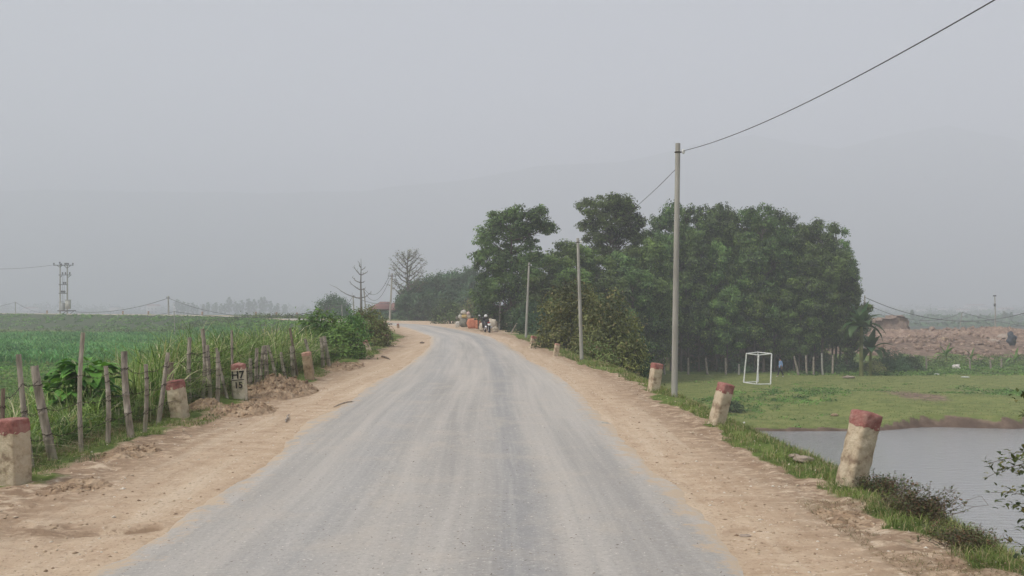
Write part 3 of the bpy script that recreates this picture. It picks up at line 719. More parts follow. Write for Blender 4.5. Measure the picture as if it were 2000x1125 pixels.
# ------------------------------------------------------------------ bare trees near the house
def bare_tree(label, px, D, base_py, top_py, limbs, seed, twigs=2, r0=.2, leafy=0):
    b = on_ground(px, D); rr = random.Random(seed); h = CAMZ-(top_py-HY)/F*D - b.z
    t = thing('bare_tree', label, 'tree', b); tg = G(); lg = G()
    bg_ = G()
    bg_.tube([(0,0,-.3),(.03,0,h*.3),(-.04,.05,h*.6),(.02,0,h*.85),(0,0,h)], [r0,r0*.8,r0*.5,r0*.25,r0*.08], 8)
    obj('trunk', bg_, M['greybark'], t, smooth=True)
    ends = []
    for (z0, ex, ez) in limbs:     # pixel offsets: start height py, end px, end py
        a = Vector((0,0,CAMZ-(z0-HY)/F*D-b.z)); e = P(ex, ez, D)-b; e.y += rr.uniform(-1,1)*abs(e.x-a.x)*.9
        pts = curve_pts(a, e, -abs(e-a)*.10 if hasattr(e-a,'__abs__') else -(e-a).length*.10, 5, .07); ln = (e-a).length
        tg.tube(pts, [r0*.42,r0*.36,r0*.3,r0*.24,r0*.17,r0*.1], 6, False)
        for k in range(twigs*3):
            q = pts[rr.randint(2, 5)]; u = Vector((rr.gauss(0,.8)+(.5 if e.x>0 else -.5), rr.gauss(0,.8), rr.uniform(.2,1.4))).normalized()
            e2 = q+u*ln*rr.uniform(.12,.32); tg.tube(curve_pts(q, e2, 0, 2, .05), [r0*.15,r0*.1,r0*.05], 4, False)
            if leafy:
                for j in range(leafy): lg.add(*leaf_quads(np.array([e2])+rng.normal(0,.12,(4,3)), np.tile([0,0,1.],(4,1)), .2,.12))
    obj('branches', tg, M['greybark'], t)
    if leafy: obj('leaves', lg, M['brownbush'], t)
bare_tree('bare kapok-like tree with a few long upcurved limbs, left of the two bare trees', 705, 142, 622, 505,
  [(582,661,562),(582,722,571),(566,685,551),(566,713,562),(552,689,542),(552,712,549),(537,692,521),(537,719,529),(528,713,522),(522,701,512)], 3, 2, .2)
L2 = []
for z0, sp, dz in ((590,22,20),(580,28,22),(572,26,22),(563,32,24),(553,28,24),(545,30,24),(535,27,22),(525,24,22),(515,18,18),(508,13,14)):
    L2 += [(z0, 796-sp-random.uniform(-3,3), z0-dz), (z0-4, 796+sp+random.uniform(-3,3), z0-dz-3), (z0-2, 796+random.uniform(-10,10), z0-dz-2)]
bare_tree('tall bare tree with a round crown of fine twigs, right of the crossarm pole', 796, 140, 625, 490, L2, 4, 5, .22, leafy=1)

# ------------------------------------------------------------------ marker stones
def marker(label, bp, tp, wpx, body='stone', cap='redcap', capf=.22, yaw=0., seed=0, depth=1.0, group='painted marker stones along the road', gable=False):
    b = hit(*bp); D = b.y; top = P(tp[0], tp[1], D); ax = (top-b); L = ax.length; w_ = wpx/F*D; rr = random.Random(seed)
    t = thing('marker_stone', label, 'marker stone', b, group)
    z = ax.normalized(); y = Vector((math.sin(yaw), math.cos(yaw), 0)); x = y.cross(z).normalized(); y = z.cross(x)
    rot = Matrix((x, y, z)).transposed()
    def slab(z0, z1, n, grow, top=False, ns=.011):
        # rounded-square rings with noise
        V = []; K = 40; zs = np.linspace(z0, z1, n)
        if top: zs = list(zs) + [z1+.03*L*q for q in ((.35, .8, 1.0) if not gable else (.6,1.3,2.0))]
        for i, zz in enumerate(zs):
            shrink = 1.0
            if top and i >= n: shrink = ((.9, .66, .15) if not gable else (.85,.5,.08))[i-n]
            for k in range(K):
                a = 2*math.pi*k/K; c_, s_2 = math.cos(a), math.sin(a)
                m_ = (abs(c_)**14+abs(s_2)**14)**(-1/14)
                px_, py_ = c_*m_*w_/2*shrink*grow, s_2*m_*w_/2*shrink*depth*grow
                v = Vector((px_, py_, zz)); nn = mnoise.noise(v*8+Vector((seed*3.1,0,0)))*ns*.55 + mnoise.noise(v*24+Vector((seed,5,0)))*ns*.55 + mnoise.noise(v*60+Vector((seed,5,0)))*ns*.4
                v += Vector((c_, s_2, 0))*nn
                if top and i == 0: v.z += mnoise.noise(v*14+Vector((0,seed,0)))*.03-.006
                V.append(tuple(rot @ v))
        F_ = [[i*K+k, i*K+(k+1)%K, (i+1)*K+(k+1)%K, (i+1)*K+k] for i in range(len(zs)-1) for k in range(K)]
        g = G(); g.add(V, F_)
        if top:
            o_ = (len(zs)-1)*K; g.add([V[o_+k] for k in range(K)]+[tuple(rot @ Vector((0,0,zs[-1]+.003)))], [[k,(k+1)%K,K,K] for k in range(K)])
        return g
    obj('body', slab(-.25, L*(1-capf)+.03, 34, 1.0), M[body], t)
    obj('cap', slab(L*(1-capf)-.002, L*.97, 6, 1.012, True), M[cap], t)
    t['rot'] = 0; del t['rot']
    return t, rot, L, w_, D
marker('large red-topped stone at the left edge of the picture, nearest on the left', (28,944), (22,816), 50, seed=1, yaw=.35, depth=.9)
marker('squat yellowish stone with domed red top leaning left in front of the bamboo stakes', (352,814), (341,742), 28, seed=2, yaw=.2)
h7 = marker('white marker stone lettered H7 over 15 with a pointed red top', (470,779), (465,710), 26, 'stonew', capf=.16, seed=3, depth=.6, gable=True)
marker('weathered brown marker stone with bare top beside the fallen earth', (605,740), (598,687), 17, 'stoneb', 'pinkcap', .12, seed=4)
marker('small stone with red top leaning strongly left in front of the olive brown bush', (721,684), (712,665), 9, seed=5, capf=.25)
marker('upright stone with red top at the grass edge, second before the bend on the left', (757,673), (754,653), 7.5, seed=6, capf=.2)
marker('tiny dark-striped stone at the inside of the bend', (778,641), (777,632), 4.5, 'stoneb', 'redcap', .25, seed=7)
marker('tallest stone with red top leaning right above the pond, nearest on the right', (1661,948), (1694,803), 43, 'stoneb' if False else 'stone', capf=.2, seed=8, yaw=-.45)
marker('dirty leaning stone with crumbling red top, between the big pole and nearest right stone', (1399,828), (1419,748), 25, 'stone', capf=.22, seed=9, yaw=-.45)
marker('pale stone with red top left of the big concrete pole', (1276,764), (1284,709), 19, capf=.2, seed=10, yaw=-.35)
marker('short stone with bare top just left of the roadside bush', (1085,695), (1089,671), 9, 'stone', 'pinkcap', .12, seed=11, yaw=-.3)
marker('small stone with reddish top beside the third thin pole', (1039,679), (1043,656), 10, 'stone', 'redcap', .2, seed=12, yaw=-.3)
for k, (px, py) in enumerate(((580,622),(540,621),(500,620),(395,617),(290,616),(240,614.5),(92,613))):
    D = float(np.interp(px, [0,200,450,600], [240,220,190,170])) ; b = on_ground(px, D-3.2)
    t = thing('marker_stone', 'tiny marker stone on the distant dike road, %s from the right' % ORD[k] if k < 7 else '', 'marker stone', b, 'far marker stones on the dike'); g = G(); g.box((0,0,.3),(.3,.25,.75),taper=.9); obj('body', g, M['stoneb'], t)
    g = G(); g.box((0,0,.74),(.3,.26,.13),taper=.7); obj('cap', g, M['redcap'], t)
def text_mesh(s, size):
    cu = bpy.data.curves.new('lettering', 'FONT'); cu.body = s; cu.size = size; cu.align_x = 'CENTER'; cu.offset = size*.022; cu.extrude = .004
    o = bpy.data.objects.new('lettering', cu); C.objects.link(o); dg = bpy.context.evaluated_depsgraph_get()
    me = bpy.data.meshes.new_from_object(o.evaluated_get(dg)); bpy.data.objects.remove(o); return me
t7, rot7, L7, w7, D7 = h7
for s_txt, zc, sz in (('H7', .585, .21), ('15', .315, .17)):
    me = text_mesh(s_txt, sz*L7/.70); me.materials.clear(); me.materials.append(M['letter'])
    o = obj('lettering', None, parent=t7, mesh=me)
    o.matrix_local = rot7.to_4x4() @ Matrix.Translation((0.0, -w7*.5*.6-.007, zc*L7)) @ Matrix.Rotation(R(90), 4, 'X')
g = G(); g.box((0, -w7*.3-.009, .545*L7), (w7*.9, .012, .012)); o = obj('painted_line', g, M['letter'], t7); o.matrix_local = rot7.to_4x4()

# ------------------------------------------------------------------ bamboo stake fence on the left
ST = [((36,692),(63,914),11,0),((71,714),(104,899),17,1),((156,650),(160,884),9,0),((205,715),(210,865),9,0),((238,687),(257,854),13,0),((289,711),(282,844),8,0),
 ((324,689),(309,829),9,0),((337,708),(336,806),11,2),((370,659),(371,790),8,0),((397,642),(394,785),8,0),((406,674),(411,785),8,0),((425,687),(425,788),8,0),((420,680),(444,778),6,0),
 ((453,645),(456,776),5,0),((489,700),(488,764),7,0),((502,680),(501,762),7,0),((516,676),(508,758),6,0),((519,675),(519,755),8,0),((522,674),(538,745),6,0),((548,688),(559,742),6,0),
 ((568,676),(574,738),8,0),((567,641),(581,735),5,2),((597,662),(612,731),6,0),((628,659),(631,718),7,1),((632,657),(643,716),8,1),((700,650),(702,686),6,1),((697,662),(699,688),5,1),((480,717),(482,765),6,2),((0,760),(8,945),9,2)]
SLAB = {0:'tall grey bamboo stake leaning left right behind the nearest left marker stone',1:'thick pale split post leaning left, second stake from the left, with a dark wire knot',2:'tall straight thin stake rising in front of the big-leaved plant, tallest of the near stakes',
 3:'short straight stake right of the big-leaved plant',4:'thick crooked bamboo stake with a knob of wire at its top',5:'short pale stake leaning slightly right, left of the squat marker stone',6:'slanting stake leaning right just left of the squat red-topped marker stone',
 7:'dark brown stake cut off just behind the squat red-topped marker stone',9:'tallest stake of the middle group, between the squat stone and the H7 stone',8:'stake with a burnt-looking knobbly top right of the squat marker stone',13:'very thin stake rising behind the H7 stone',
 20:'reddish bamboo stake just left of the bare brown marker stone',21:'thin tall dark stake leaning left, behind the reddish stake',22:'stake leaning left directly behind the bare brown marker stone',28:'dark stake half cut by the left picture edge behind the nearest stone'}
stake_pts = []
LAB2 = {14:'pale thin stake with dark knots, first right of the H7 stone',15:'upright stake, second right of the H7 stone',16:'stake leaning right with black knots, third right of the H7 stone',17:'thickest of the stakes bunched above the earth heap',18:'stake slanting left in the bunch above the earth heap',19:'brownish stake leaning left behind the largest earth heap',
 23:'grey stake of the leaning pair beyond the bare brown stone, left one',24:'thick grey stake of the leaning pair beyond the bare brown stone, right one',25:'short pale stake under the olive brown bush, right one',26:'short pale stake under the olive brown bush, left one',27:'thin dark stake touching the right side of the H7 stone'}
LABL = {10:'middle-height stake just right of the tallest stake of the middle group',11:'short stake with dark tie, last straight one left of the H7 stone',12:'thin pale stake slanting left, half hidden just left of the H7 stone'}
for i, (tp, bp, wpx, kind) in enumerate(ST):
    b = hit(*bp); D = b.y; top = P(tp[0], tp[1], D); L = (top-b).length; r = wpx/F*D/2; rr = random.Random(i+50)
    top.y += rr.uniform(-.1,.1)
    lab = SLAB.get(i, LAB2.get(i, 'weathered grey bamboo stake in the wired fence between the H7 stone and the bushes') if bp[0] > 460 else LABL.get(i, 'weathered grey bamboo stake in the close row left of the H7 stone'))
    t = thing('bamboo_stake', lab, 'stake', b, 'stakes of the bamboo fence'); ax = top-b
    pts = []; rad_ = []; nseg = max(3, int(L/.28)); q = -.06
    bend = Vector((rr.uniform(-1,1), rr.uniform(-1,1), 0))*.035*L
    nodes = [ (k+rr.uniform(-.15,.15))/nseg for k in range(nseg+1)]
    ts = [-.12]
    for k in nodes[1:-1]: ts += [k-.012, k, k+.012]
    ts += [1.0]
    for k_, tt in enumerate(ts):
        p = ax*tt + bend*4*max(0,tt)*(1-tt)
        nodeb = 1.16 if (k_ > 0 and k_ < len(ts)-1 and (k_-1) % 3 == 1) else 1.0
        pts.append(p); rad_.append(r*nodeb*(1.08-.16*max(0,tt))*rr.uniform(.97,1.03))
    g = G(); g.tube(pts, rad_, 10, False)
    # hollow top: inner ring going down
    g.tube([pts[-1]+ax*.0, pts[-1]-ax.normalized()*.05], [rad_[-1]*.98, rad_[-1]*.62], 10, True)
    obj('cane', g, M['stakedark' if kind == 2 else 'stake'], t, smooth=False)
    for zf in (.28, .55, .80):
        if rr.random() < .85:
            tt = min(.93, zf*1.15/max(L,.9)) if L > 1.2 else zf
            c = ax*tt + bend*4*tt*(1-tt); rg_ = []
            g = G(); ring = [c + Vector((math.cos(a)*r*1.12, math.sin(a)*r*1.12, .012*math.sin(a*2+rr.random()*6))) for a in np.linspace(0, 2*math.pi, 11)]
            g.tube(ring, .0045 if D < 30 else .008, 4, False); g.tube([c+Vector((r,-r,0)), c+Vector((r*1.9,-r*1.5,.02))], .006, 4)
            obj('wire_tie', g, M['wire'], t)
    stake_pts.append((b, ax, bend, L))
order = sorted(range(len(ST)), key=lambda i: stake_pts[i][0].y)
order = [i for i in order if i not in (7, 12, 18, 21, 27, 16)]
for si, hh in enumerate((.32, .62, .95)):
    pts = []; prev = None
    for i in order:
        b, ax, bend, L = stake_pts[i]; tt = min(.9, hh/L); p = b + ax*tt + bend*4*tt*(1-tt) + Vector((.03,-.03,0))
        if prev is not None:
            for k in (.33, .66): 
                q = prev.lerp(p, k); q.z -= .035 + .02*random.random(); pts.append(q)
        pts.append(p); prev = p
    g = G(); o0 = pts[0]; pl = [p-o0 for p in pts]; g.tube(pl, .0032, 4, False)
    for a, b_ in zip(pl[:-1], pl[1:]):
        if (b_+o0).y < 26:
            for k in (.3, .75):
                q = a.lerp(b_, k); g.tube([q+Vector((-.004,0,.017)), q+Vector((.005,.003,-.017))], .0022, 3, False); g.tube([q+Vector((.015,.0,.008)), q+Vector((-.015,.003,-.008))], .0022, 3, False)
    tag(obj('barbed_wire', g, M['wire'], loc=o0), ['lowest strand of rusty barbed wire along the bamboo stakes','middle strand of rusty barbed wire along the bamboo stakes','uppermost strand of rusty barbed wire along the bamboo stakes'][si], 'barbed wire', 'strands of the stake fence')

# ------------------------------------------------------------------ posts of the field fence
FP = [((1256,701),(1257,728)),((1296,698),(1298,732)),((1344,699),(1344,732)),((1378,699),(1382,732)),((1417,699),(1418,732)),((1443.5,711),(1443,732)),((1551,696),(1559,727)),((1574,694),(1576,725)),
 ((1605,690),(1607,722)),((1589,697),(1589,720)),((1627,694),(1626,719)),((1734,703),(1734,717)),((1756,703),(1756,719)),((1809,696),(1810,714)),((1894,701),(1895,716)),((1934,703),(1935,715)),((1956,700),(1956,713))]
for i, (tp, bp) in enumerate(FP):
    D = 95.5 if tp[0] < 1700 else 104; b = on_ground(bp[0], D); top = P(tp[0], tp[1], D); ax = top-b; rr = random.Random(i)
    g = G(); g.tube([ax*-.1, ax*.35+Vector((rr.uniform(-.03,.03),0,0)), ax*.7, ax], [.10,.10,.095,.085], 8)
    lab = {0:'leftmost dim field post, at the foot of the dark low bush',1:'field post showing just right of the pale stone left of the big pole',2:'grey field post, first right of the nearest concrete pole',3:'field post leaning left, second right of the nearest concrete pole',4:'grey field post, third right of the nearest concrete pole',7:'grey upright field post right of the leaning one near the person',9:'thin field post just left of the stout grey field post',10:'thin field post just right of the stout grey field post',5:'short pale field post just left of the white goal frame',6:'leaning grey field post right of the walking person',8:'stout grey field post at the right part of the grove edge'}.get(i, 'grey field post in front of the dark grove' if tp[0] < 1700 else 'small grey post in the green strip, %s from the left' % ORD[i-11])
    t = thing('fence_post', lab, 'fence post', b, 'posts of the field fence' if tp[0] < 1700 else 'posts near the small banana plants'); obj('post', g, M['stake' if i not in (5,8) else 'concrete'], t, smooth=True)
    g = G(); c = ax*.82; g.tube([c+Vector((math.cos(a)*.11, math.sin(a)*.11, 0)) for a in np.linspace(0,6.283,9)], .012, 4, False); obj('wire_tie', g, M['wire'], t)

# ------------------------------------------------------------------ poles and cables
def pole(label, bp, tp, wb, wt, D=None, group='concrete poles beside the road', hook=True):
    b = hit(*bp) if D is None else on_ground(bp[0], D); D = b.y; top = P(tp[0], tp[1], D); ax = top-b
    t = thing('utility_pole', label, 'utility pole', b, group); g = G(); n = 9
    g.tube([ax*(-.05+1.05*k/n) for k in range(n+1)], [(wb+(wt-wb)*k/n)/F*D/2 for k in range(n+1)], 14)
    obj('shaft', g, M['concrete'], t, smooth=True)
    if hook:
        c = ax*.965; r = wt/F*D/2; g = G(); g.tube([c+Vector((math.cos(a)*r*1.15, math.sin(a)*r*1.15, 0)) for a in np.linspace(0,6.283,13)], .008+r*.1, 5, False)
        g.tube([c+Vector((r,0,0)), c+Vector((r*2.2,0,.01)), c+Vector((r*2.4,0,.05))], .008+r*.08, 5); obj('bracket', g, M['wire'], t)
        g = G(); g.tube([c+Vector((r*2.3,0,-.03)), c+Vector((r*2.3,0,0)), c+Vector((r*2.3,0,.04)), c+Vector((r*2.3,0,.06))], [.02,.035,.035,.015], 8); obj('insulator', g, M['plate'], t)
    return b, b+ax
p1 = pole('tall nearest concrete pole whose cable runs up out of the picture', (1317,775), (1324,280), 12.5, 9.5)
p2 = pole('second concrete pole, leaning left, standing in front of the olive roadside bush', (1136,702), (1128.5,465), 7.5, 5.5)
p3 = pole('third thinner pole beside the road in front of the lone airy tree', (1027,661), (1033.5,513), 5, 3.6)
p4 = pole('fourth and thinnest pole behind the motorbike, half lost against dark leaves', (975,645), (978,550), 3.6, 3, D=80)
pA = pole('hazy pole with short crossarm on the dike, left of the bare trees', (329.5,618), (328.5,578), 3.4, 2.4, D=200, group='distant poles on the dike', hook=False)
pB = pole('thin grey pole standing in the corn field in front of the dike', (342,662), (340,607), 2.2, 1.8, D=140, group='distant poles on the left')
pC = pole('faint far pole at the left edge beyond the dike', (31,614), (30,590), 1.6, 1.4, D=260, group='distant poles on the left')
pD = pole('short dark pole under the long limb of the bare tree', (692,612), (689.5,577), 2.6, 2.2, D=150, group='poles near the tiled house')
pE = pole('slightly leaning pole against the trunk of the left bare tree', (716,612), (710.5,563), 2.6, 2.2, D=146, group='poles near the tiled house')
pF = pole('stout pole with crossarm between the two bare trees, in front of the tiled roof', (761,622), (766,534), 4.2, 3, D=134, group='poles near the tiled house', hook=False)
pG = pole('pole whose tip shows above the big banana plant', (1687,700), (1689,577), 3.0, 2.6, D=118, group='poles at the right')
pH = pole('low spindly leaning pole on the red earth bank', (1874,652), (1879,610), 1.6, 1.4, D=175, group='poles at the right')
pI = pole('short dark pole beside the dome-shaped tree', (669,620), (667,595), 2, 1.7, D=160, group='poles near the tiled house')
for base, top, w_ in ((pF[0], pF[1], 1.1), (pA[0], pA[1], .7)):     # crossarms are parts
    par = [o for o in C.objects if o.type == 'EMPTY' and (o.location-base).length < 1e-4][0]
    g = G(); c = top-base; g.box((c.x, c.y-.14, c.z-.35), (w_, .08, .09))
    for dx in (-w_*.45, w_*.45): g.tube([(c.x+dx, c.y-.14, c.z-.3), (c.x+dx, c.y-.14, c.z-.12)], [.03,.045], 6)
    obj('crossarm', g, M['cable'], par)
def cable(label, a, b, sag, r=.012, group='overhead cables', n=24):
    a = Vector(a); b = Vector(b); g = G(); pts = []
    for i in range(n+1):
        t = i/n; p = (b-a)*t; p.z -= sag*4*t*(1-t); pts.append(p)
    g.tube(pts, r, 5, False); tag(obj('overhead_cable', g, M['cable'], loc=a, smooth=True), label, 'cable', group)
e1 = p1[1] + Vector((.1,0,-.15))
nearp = P(1935+700, -327, 6.0)
# the cable climbs towards a pole behind the camera
cable('long sagging cable from the nearest pole up to the top right corner', e1, (3.95, -3.6, 4.5), .547, .0062, n=60)
cable('thin cable falling from the nearest pole to the second pole', p1[1]+Vector((-.03,0,-.5)), p2[1]+Vector((0,0,-.1)), .25, .006)
cable('thin cable between the second and third poles', p2[1]+Vector((0,0,-.12)), p3[1]+Vector((0,0,-.1)), .5, .007)
cable('thin cable between the third and fourth poles', p3[1]+Vector((0,0,-.12)), p4[1]+Vector((0,0,-.1)), .4, .009)
cable('thick dark cable sagging left from the hazy dike pole towards the transformer', P(148,609,215), pA[1]+Vector((0,0,-.4)), 1.0, .05)
cable('thick dark cable sagging right from the hazy dike pole to the dome tree', pA[1]+Vector((0,0,-.4)), P(667,597,160), 2.6, .045)
cable('thin double cable from the corn field pole towards the right', pB[1]+Vector((0,0,-.1)), P(667,599,158), 1.2, .03)
cable('thin cable from the corn field pole towards the left dike', pB[1]+Vector((0,0,-.1)), P(240,618,205), .4, .03)
cable('cable from the short dark pole to the dome tree pole', pI[1], pD[1], .6, .03)
cable('cable running from the short dark pole past the tiled roof', pD[1], P(762,592,134), .5, .03)
cable('upper hanging cable between the bare trees', pE[1], pF[1]+Vector((-.4,0,-.35)), 1.6, .025)
cable('lower hanging cable between the bare trees', pE[1]+Vector((0,0,-.3)), pF[1]+Vector((-.4,0,-.9)), 2.0, .025)
cable('cable from the crossarm pole down behind the bamboo', pF[1]+Vector((.4,0,-.35)), P(800,590,140), .6, .03)
cable('faint cable left of the transformer poles', P(-60,524,235), P(108,517,235), .5, .03)
cable('faint low cable at the left edge meeting the far pole', P(-60,604,262), pC[1], .5, .03)
cable('faint low cable from the far pole to the transformer poles', pC[1], P(112,612,236), 1.0, .03)
cable('thick cable sagging from the banana pole across to the right edge', pG[1]+Vector((0,0,-.2)), P(2060,590,125), 2.55, .035)
cable('lower thinner cable from the banana pole to the spindly pole', pG[1]+Vector((0,0,-.9)), pH[1], 1.7, .03)
cable('cable falling from the spindly pole to the right edge', pH[1], P(2060,642,165), .5, .04)

def transformer():
    D = 232; b = on_ground(124, D+8); b = Vector(((124-CX)/F*D, D, Hs((124-CX)/F*D, D)))
    t = thing('transformer_station', 'hazy twin-pole transformer station with insulators and box beyond the dike', 'transformer', b)
    sc = D/F; X_ = lambda px: (px-124)*sc; Z_ = lambda py: CAMZ-(py-HY)*sc-b.z
    for px in (117.5, 131.5):
        g = G(); g.tube([(X_(px),0,-.3),(X_(px),0,Z_(515 if px < 120 else 518))], [.2,.13], 10); obj('pole', g, M['concrete'], t, smooth=True)
    def arm(x0, x1, y_, th=.16):
        g = G(); g.box(((X_(x0)+X_(x1))/2, -.2, Z_(y_)), (X_(x1)-X_(x0), .15, th)); obj('crossarm', g, M['cable'], t)
    arm(105,144,518); arm(115.5,140,537); arm(115.5,132,556); arm(115.5,132,573); arm(113,149,607,.25)
    def brace(a, b_):
        g = G(); g.tube([(X_(a[0]),-.1,Z_(a[1])),(X_(b_[0]),-.1,Z_(b_[1]))], .07, 5); obj('brace', g, M['cable'], t)
    for s in (((117,522),(111,518)),((117,522),(123,518)),((131,524),(125,518)),((131,524),(138,519)),((117,543),(122,538)),((132,543),(138,538)),((118,616),(130,608)),((133,616),(144,608))): brace(*s)
    for px, y0 in ((106,518),(117.5,516),(120.5,519),(128,518),(131,518),(134,518),(143,518),(123,537),(128.5,537),(137,537),(125,556),(128.5,556),(121,573),(124,573),(127,573)):
        g = G(); z = Z_(y0); h = .75 if y0 < 530 else .9; g.tube([(X_(px),-.2,z),(X_(px),-.2,z+.2*h),(X_(px),-.2,z+.3*h),(X_(px),-.2,z+.6*h),(X_(px),-.2,z+.7*h)], [.07,.07,.18,.18,.08], 8); obj('insulator', g, M['cable'], t)
    g = G(); g.box((X_(134.5), -.45, Z_(595)), (X_(139)-X_(130), .7, Z_(586)-Z_(603))); g.box((X_(134.5), -.45, Z_(585.8)), (X_(140)-X_(129), .85, .12)); obj('cabinet', g, mat('cabinet_grey',(.42,.42,.38),.7), t)
    g = G(); g.tube([(X_(122.5),0,Z_(606)),(X_(122.5),0,Z_(593)),(X_(122.5),0,Z_(591.5))], [.5,.5,.3], 14)
    for dx in (-.25,.0,.25): g.tube([(X_(122.5)+dx,0,Z_(592)),(X_(122.5)+dx,0,Z_(588))], .06, 6)
    obj('transformer_tank', g, mat('tank_grey',(.3,.31,.31),.6), t)
    g = G()
    for px in (122,125): g.tube([(X_(px),-.1,Z_(589)),(X_(px)+.1,-.1,Z_(560)),(X_(px),-.1,Z_(538))], .03, 4)
    obj('drop_wires', g, M['cable'], t)
transformer()
def lamp_post():
    D = 190; b = on_ground(1944, D); sc = D/F; t = thing('street_lamp', 'tall hazy lamp post with small dark head above the red earth bank', 'street lamp', b)
    h = CAMZ-(578-HY)*sc-b.z; g = G(); g.tube([(0,0,-.3),(0,0,h*.5),(-.1,0,h)], [.16,.12,.09], 8); obj('post', g, M['concrete'], t)
    g = G(); g.box((-.12,0,h+.05),(.55,.35,.25),taper=.7); obj('lamp_head', g, M['cable'], t)
    g = G(); g.box((-.12,-.05,h*.76),(.3,.25,.5)); obj('junction_box', g, M['cable'], t)
lamp_post()

# ------------------------------------------------------------------ house by the bend
def tile_house():
    D = 156; sc = D/F; b = Vector(((757-CX)*sc, D, Hs((757-CX)*sc, D))); W_ = 70*sc
    t = thing('tiled_house', 'low house with a faded red tiled roof beyond the bend, between the two bare trees', 'house', b)
    wallm = speckled('house_wall', (.34,.30,.26), (.45,.42,.37), 1.2); roofm = mat('faded_roof_tiles', (.33,.13,.11), .9); n_ = NT(roofm)
    v = n_.coord('Object'); wv = n_.n('ShaderNodeTexWave'); wv.inputs['Scale'].default_value = 3.2; n_.l(v, wv.inputs['Vector']); n_.l(n_.mix(n_.noise(v,1.5,5), (.20,.105,.095), (.30,.175,.16)), n_.b.inputs['Base Color']); n_.bump(wv.outputs['Fac'], .6, .05)
    zt = CAMZ-(591-HY)*sc-b.z; ze = CAMZ-(604.5-HY)*sc-b.z
    def gable(x0, x1, y0, y1, ze, zt, hip):
        g = G(); ym = (y0+y1)/2; o = .4
        V = [(x0-o,y0-o,ze),(x1+o*.5,y0-o,ze),(x1+o*.5,y1+o,ze),(x0-o,y1+o,ze),(x0+hip,ym,zt),(x1,ym,zt)]
        V += [(a,b_,c-.14) for a,b_,c in V]
        g.add(V, [[0,1,5,4],[2,3,4,5],[6,10,11,7],[8,11,10,9],[0,6,7,1],[1,7,8,2],[2,8,9,3],[3,9,6,0],[3,0,4,4],[1,2,5,5]]); return g
    hw = W_/2
    g = G(); g.box((-hw*.45, 2.5, ze/2-.1), (hw*1.05, 5, ze+.1)); obj('wall', g, wallm, t)
    g = G(); g.box((hw*.55, 2.9, ze/2-.15), (hw*.8, 4.2, ze)); obj('wall', g, wallm, t)
    obj('roof', gable(-hw, 0.05, 0, 5, ze+.1, zt+.15, 1.3), roofm, t); obj('roof', gable(.35, hw, .4, 5, ze, zt, .1), roofm, t)
    dk = mat('dark_opening', (.03,.03,.035), .6)
    for x in (-hw*.75, -hw*.2):
        f = G(); f.box((x, -.03, ze*.5), (1.0,.1,1.1)); fo = obj('window', f, M['bark'], t); p = G(); p.box((x,-.09,ze*.5),(.82,.04,.92)); obj('pane', p, dk, fo)
    f = G(); f.box((hw*.5, .76, ze*.42), (1.1,.1,ze*.8)); obj('door', f, dk, t)
    for x in (.4, hw*.5, hw*.95):
        g = G(); g.tube([(x,.1,-.2),(x,.1,ze)], .08, 6); obj('porch_post', g, M['bark'], t)
    for i in range(5): bush('yard_shrub', 'low hazy shrub in front of the tiled house, %s from the left' % ORD[i], 'shrub', Vector(((732+i*14-CX)/F*150, 150, Hs((732+i*14-CX)/F*150,150))), 1.0, .8, random.uniform(.9,1.6), 'bamboo', .3, 24, 30, .28, 500+i, 'shrubs in front of the tiled house', stems=3)
tile_house()

# ------------------------------------------------------------------ goal frame and person
def goal():
    sc = 84/F; b = on_ground(1482, 84); t = thing('football_goal', 'small white tube football goal frame standing on the green field', 'football goal', b)
    def p(px, py, dy): D = 84+dy; q = P(px, py, D); q.z = max(q.z, Hs(q.x, q.y)+.04); return q-b
    r = .058
    # seen end-on: near mouth corner, side frame and rear frame
    tl = p(1458,690.5,1.4); bl = p(1452.5,747,1.4); tr = p(1507,691,0); br = p(1505,751,-.6); tm = p(1480,688,2.6); tf = p(1482,693.5,-.6); bf = p(1478,751.5,-.9); bm = p(1481,746,2.2)
    for nm, a, c in (('post', tl, bl), ('post', tr, br), ('post', tf, bf), ('brace', tm, bm)):
        g = G(); g.tube([a, c], r, 8); obj(nm, g, M['whitepaint'], t, smooth=True)
    for nm, a, c in (('crossbar', tl, tf), ('crossbar', tf, tr), ('top_bar', tl, tm), ('top_bar', tm, tr), ('ground_bar', bl, bf), ('ground_bar', bf, br), ('ground_bar', bl, bm)):
        g = G(); g.tube([a, c], r*.8, 8); obj(nm, g, M['whitepaint'], t, smooth=True)
goal()
def skin_obj(name, pts, edges, m, parent, sub=2):
    me = bpy.data.meshes.new(name); me.from_pydata([p[:3] for p in pts], edges, []); me.materials.append(m)
    o = bpy.data.objects.new(name, me); C.objects.link(o); o.parent = parent
    sk = o.modifiers.new('skin', 'SKIN')
    if not me.skin_vertices: return o
    for i, p in enumerate(pts): me.skin_vertices[0].data[i].radius = (p[3], p[4] if len(p) > 4 else p[3])
    me.skin_vertices[0].data[0].use_root = True
    s = o.modifiers.new('sub', 'SUBSURF'); s.levels = sub; s.render_levels = sub
    sk.use_smooth_shade = True; return o
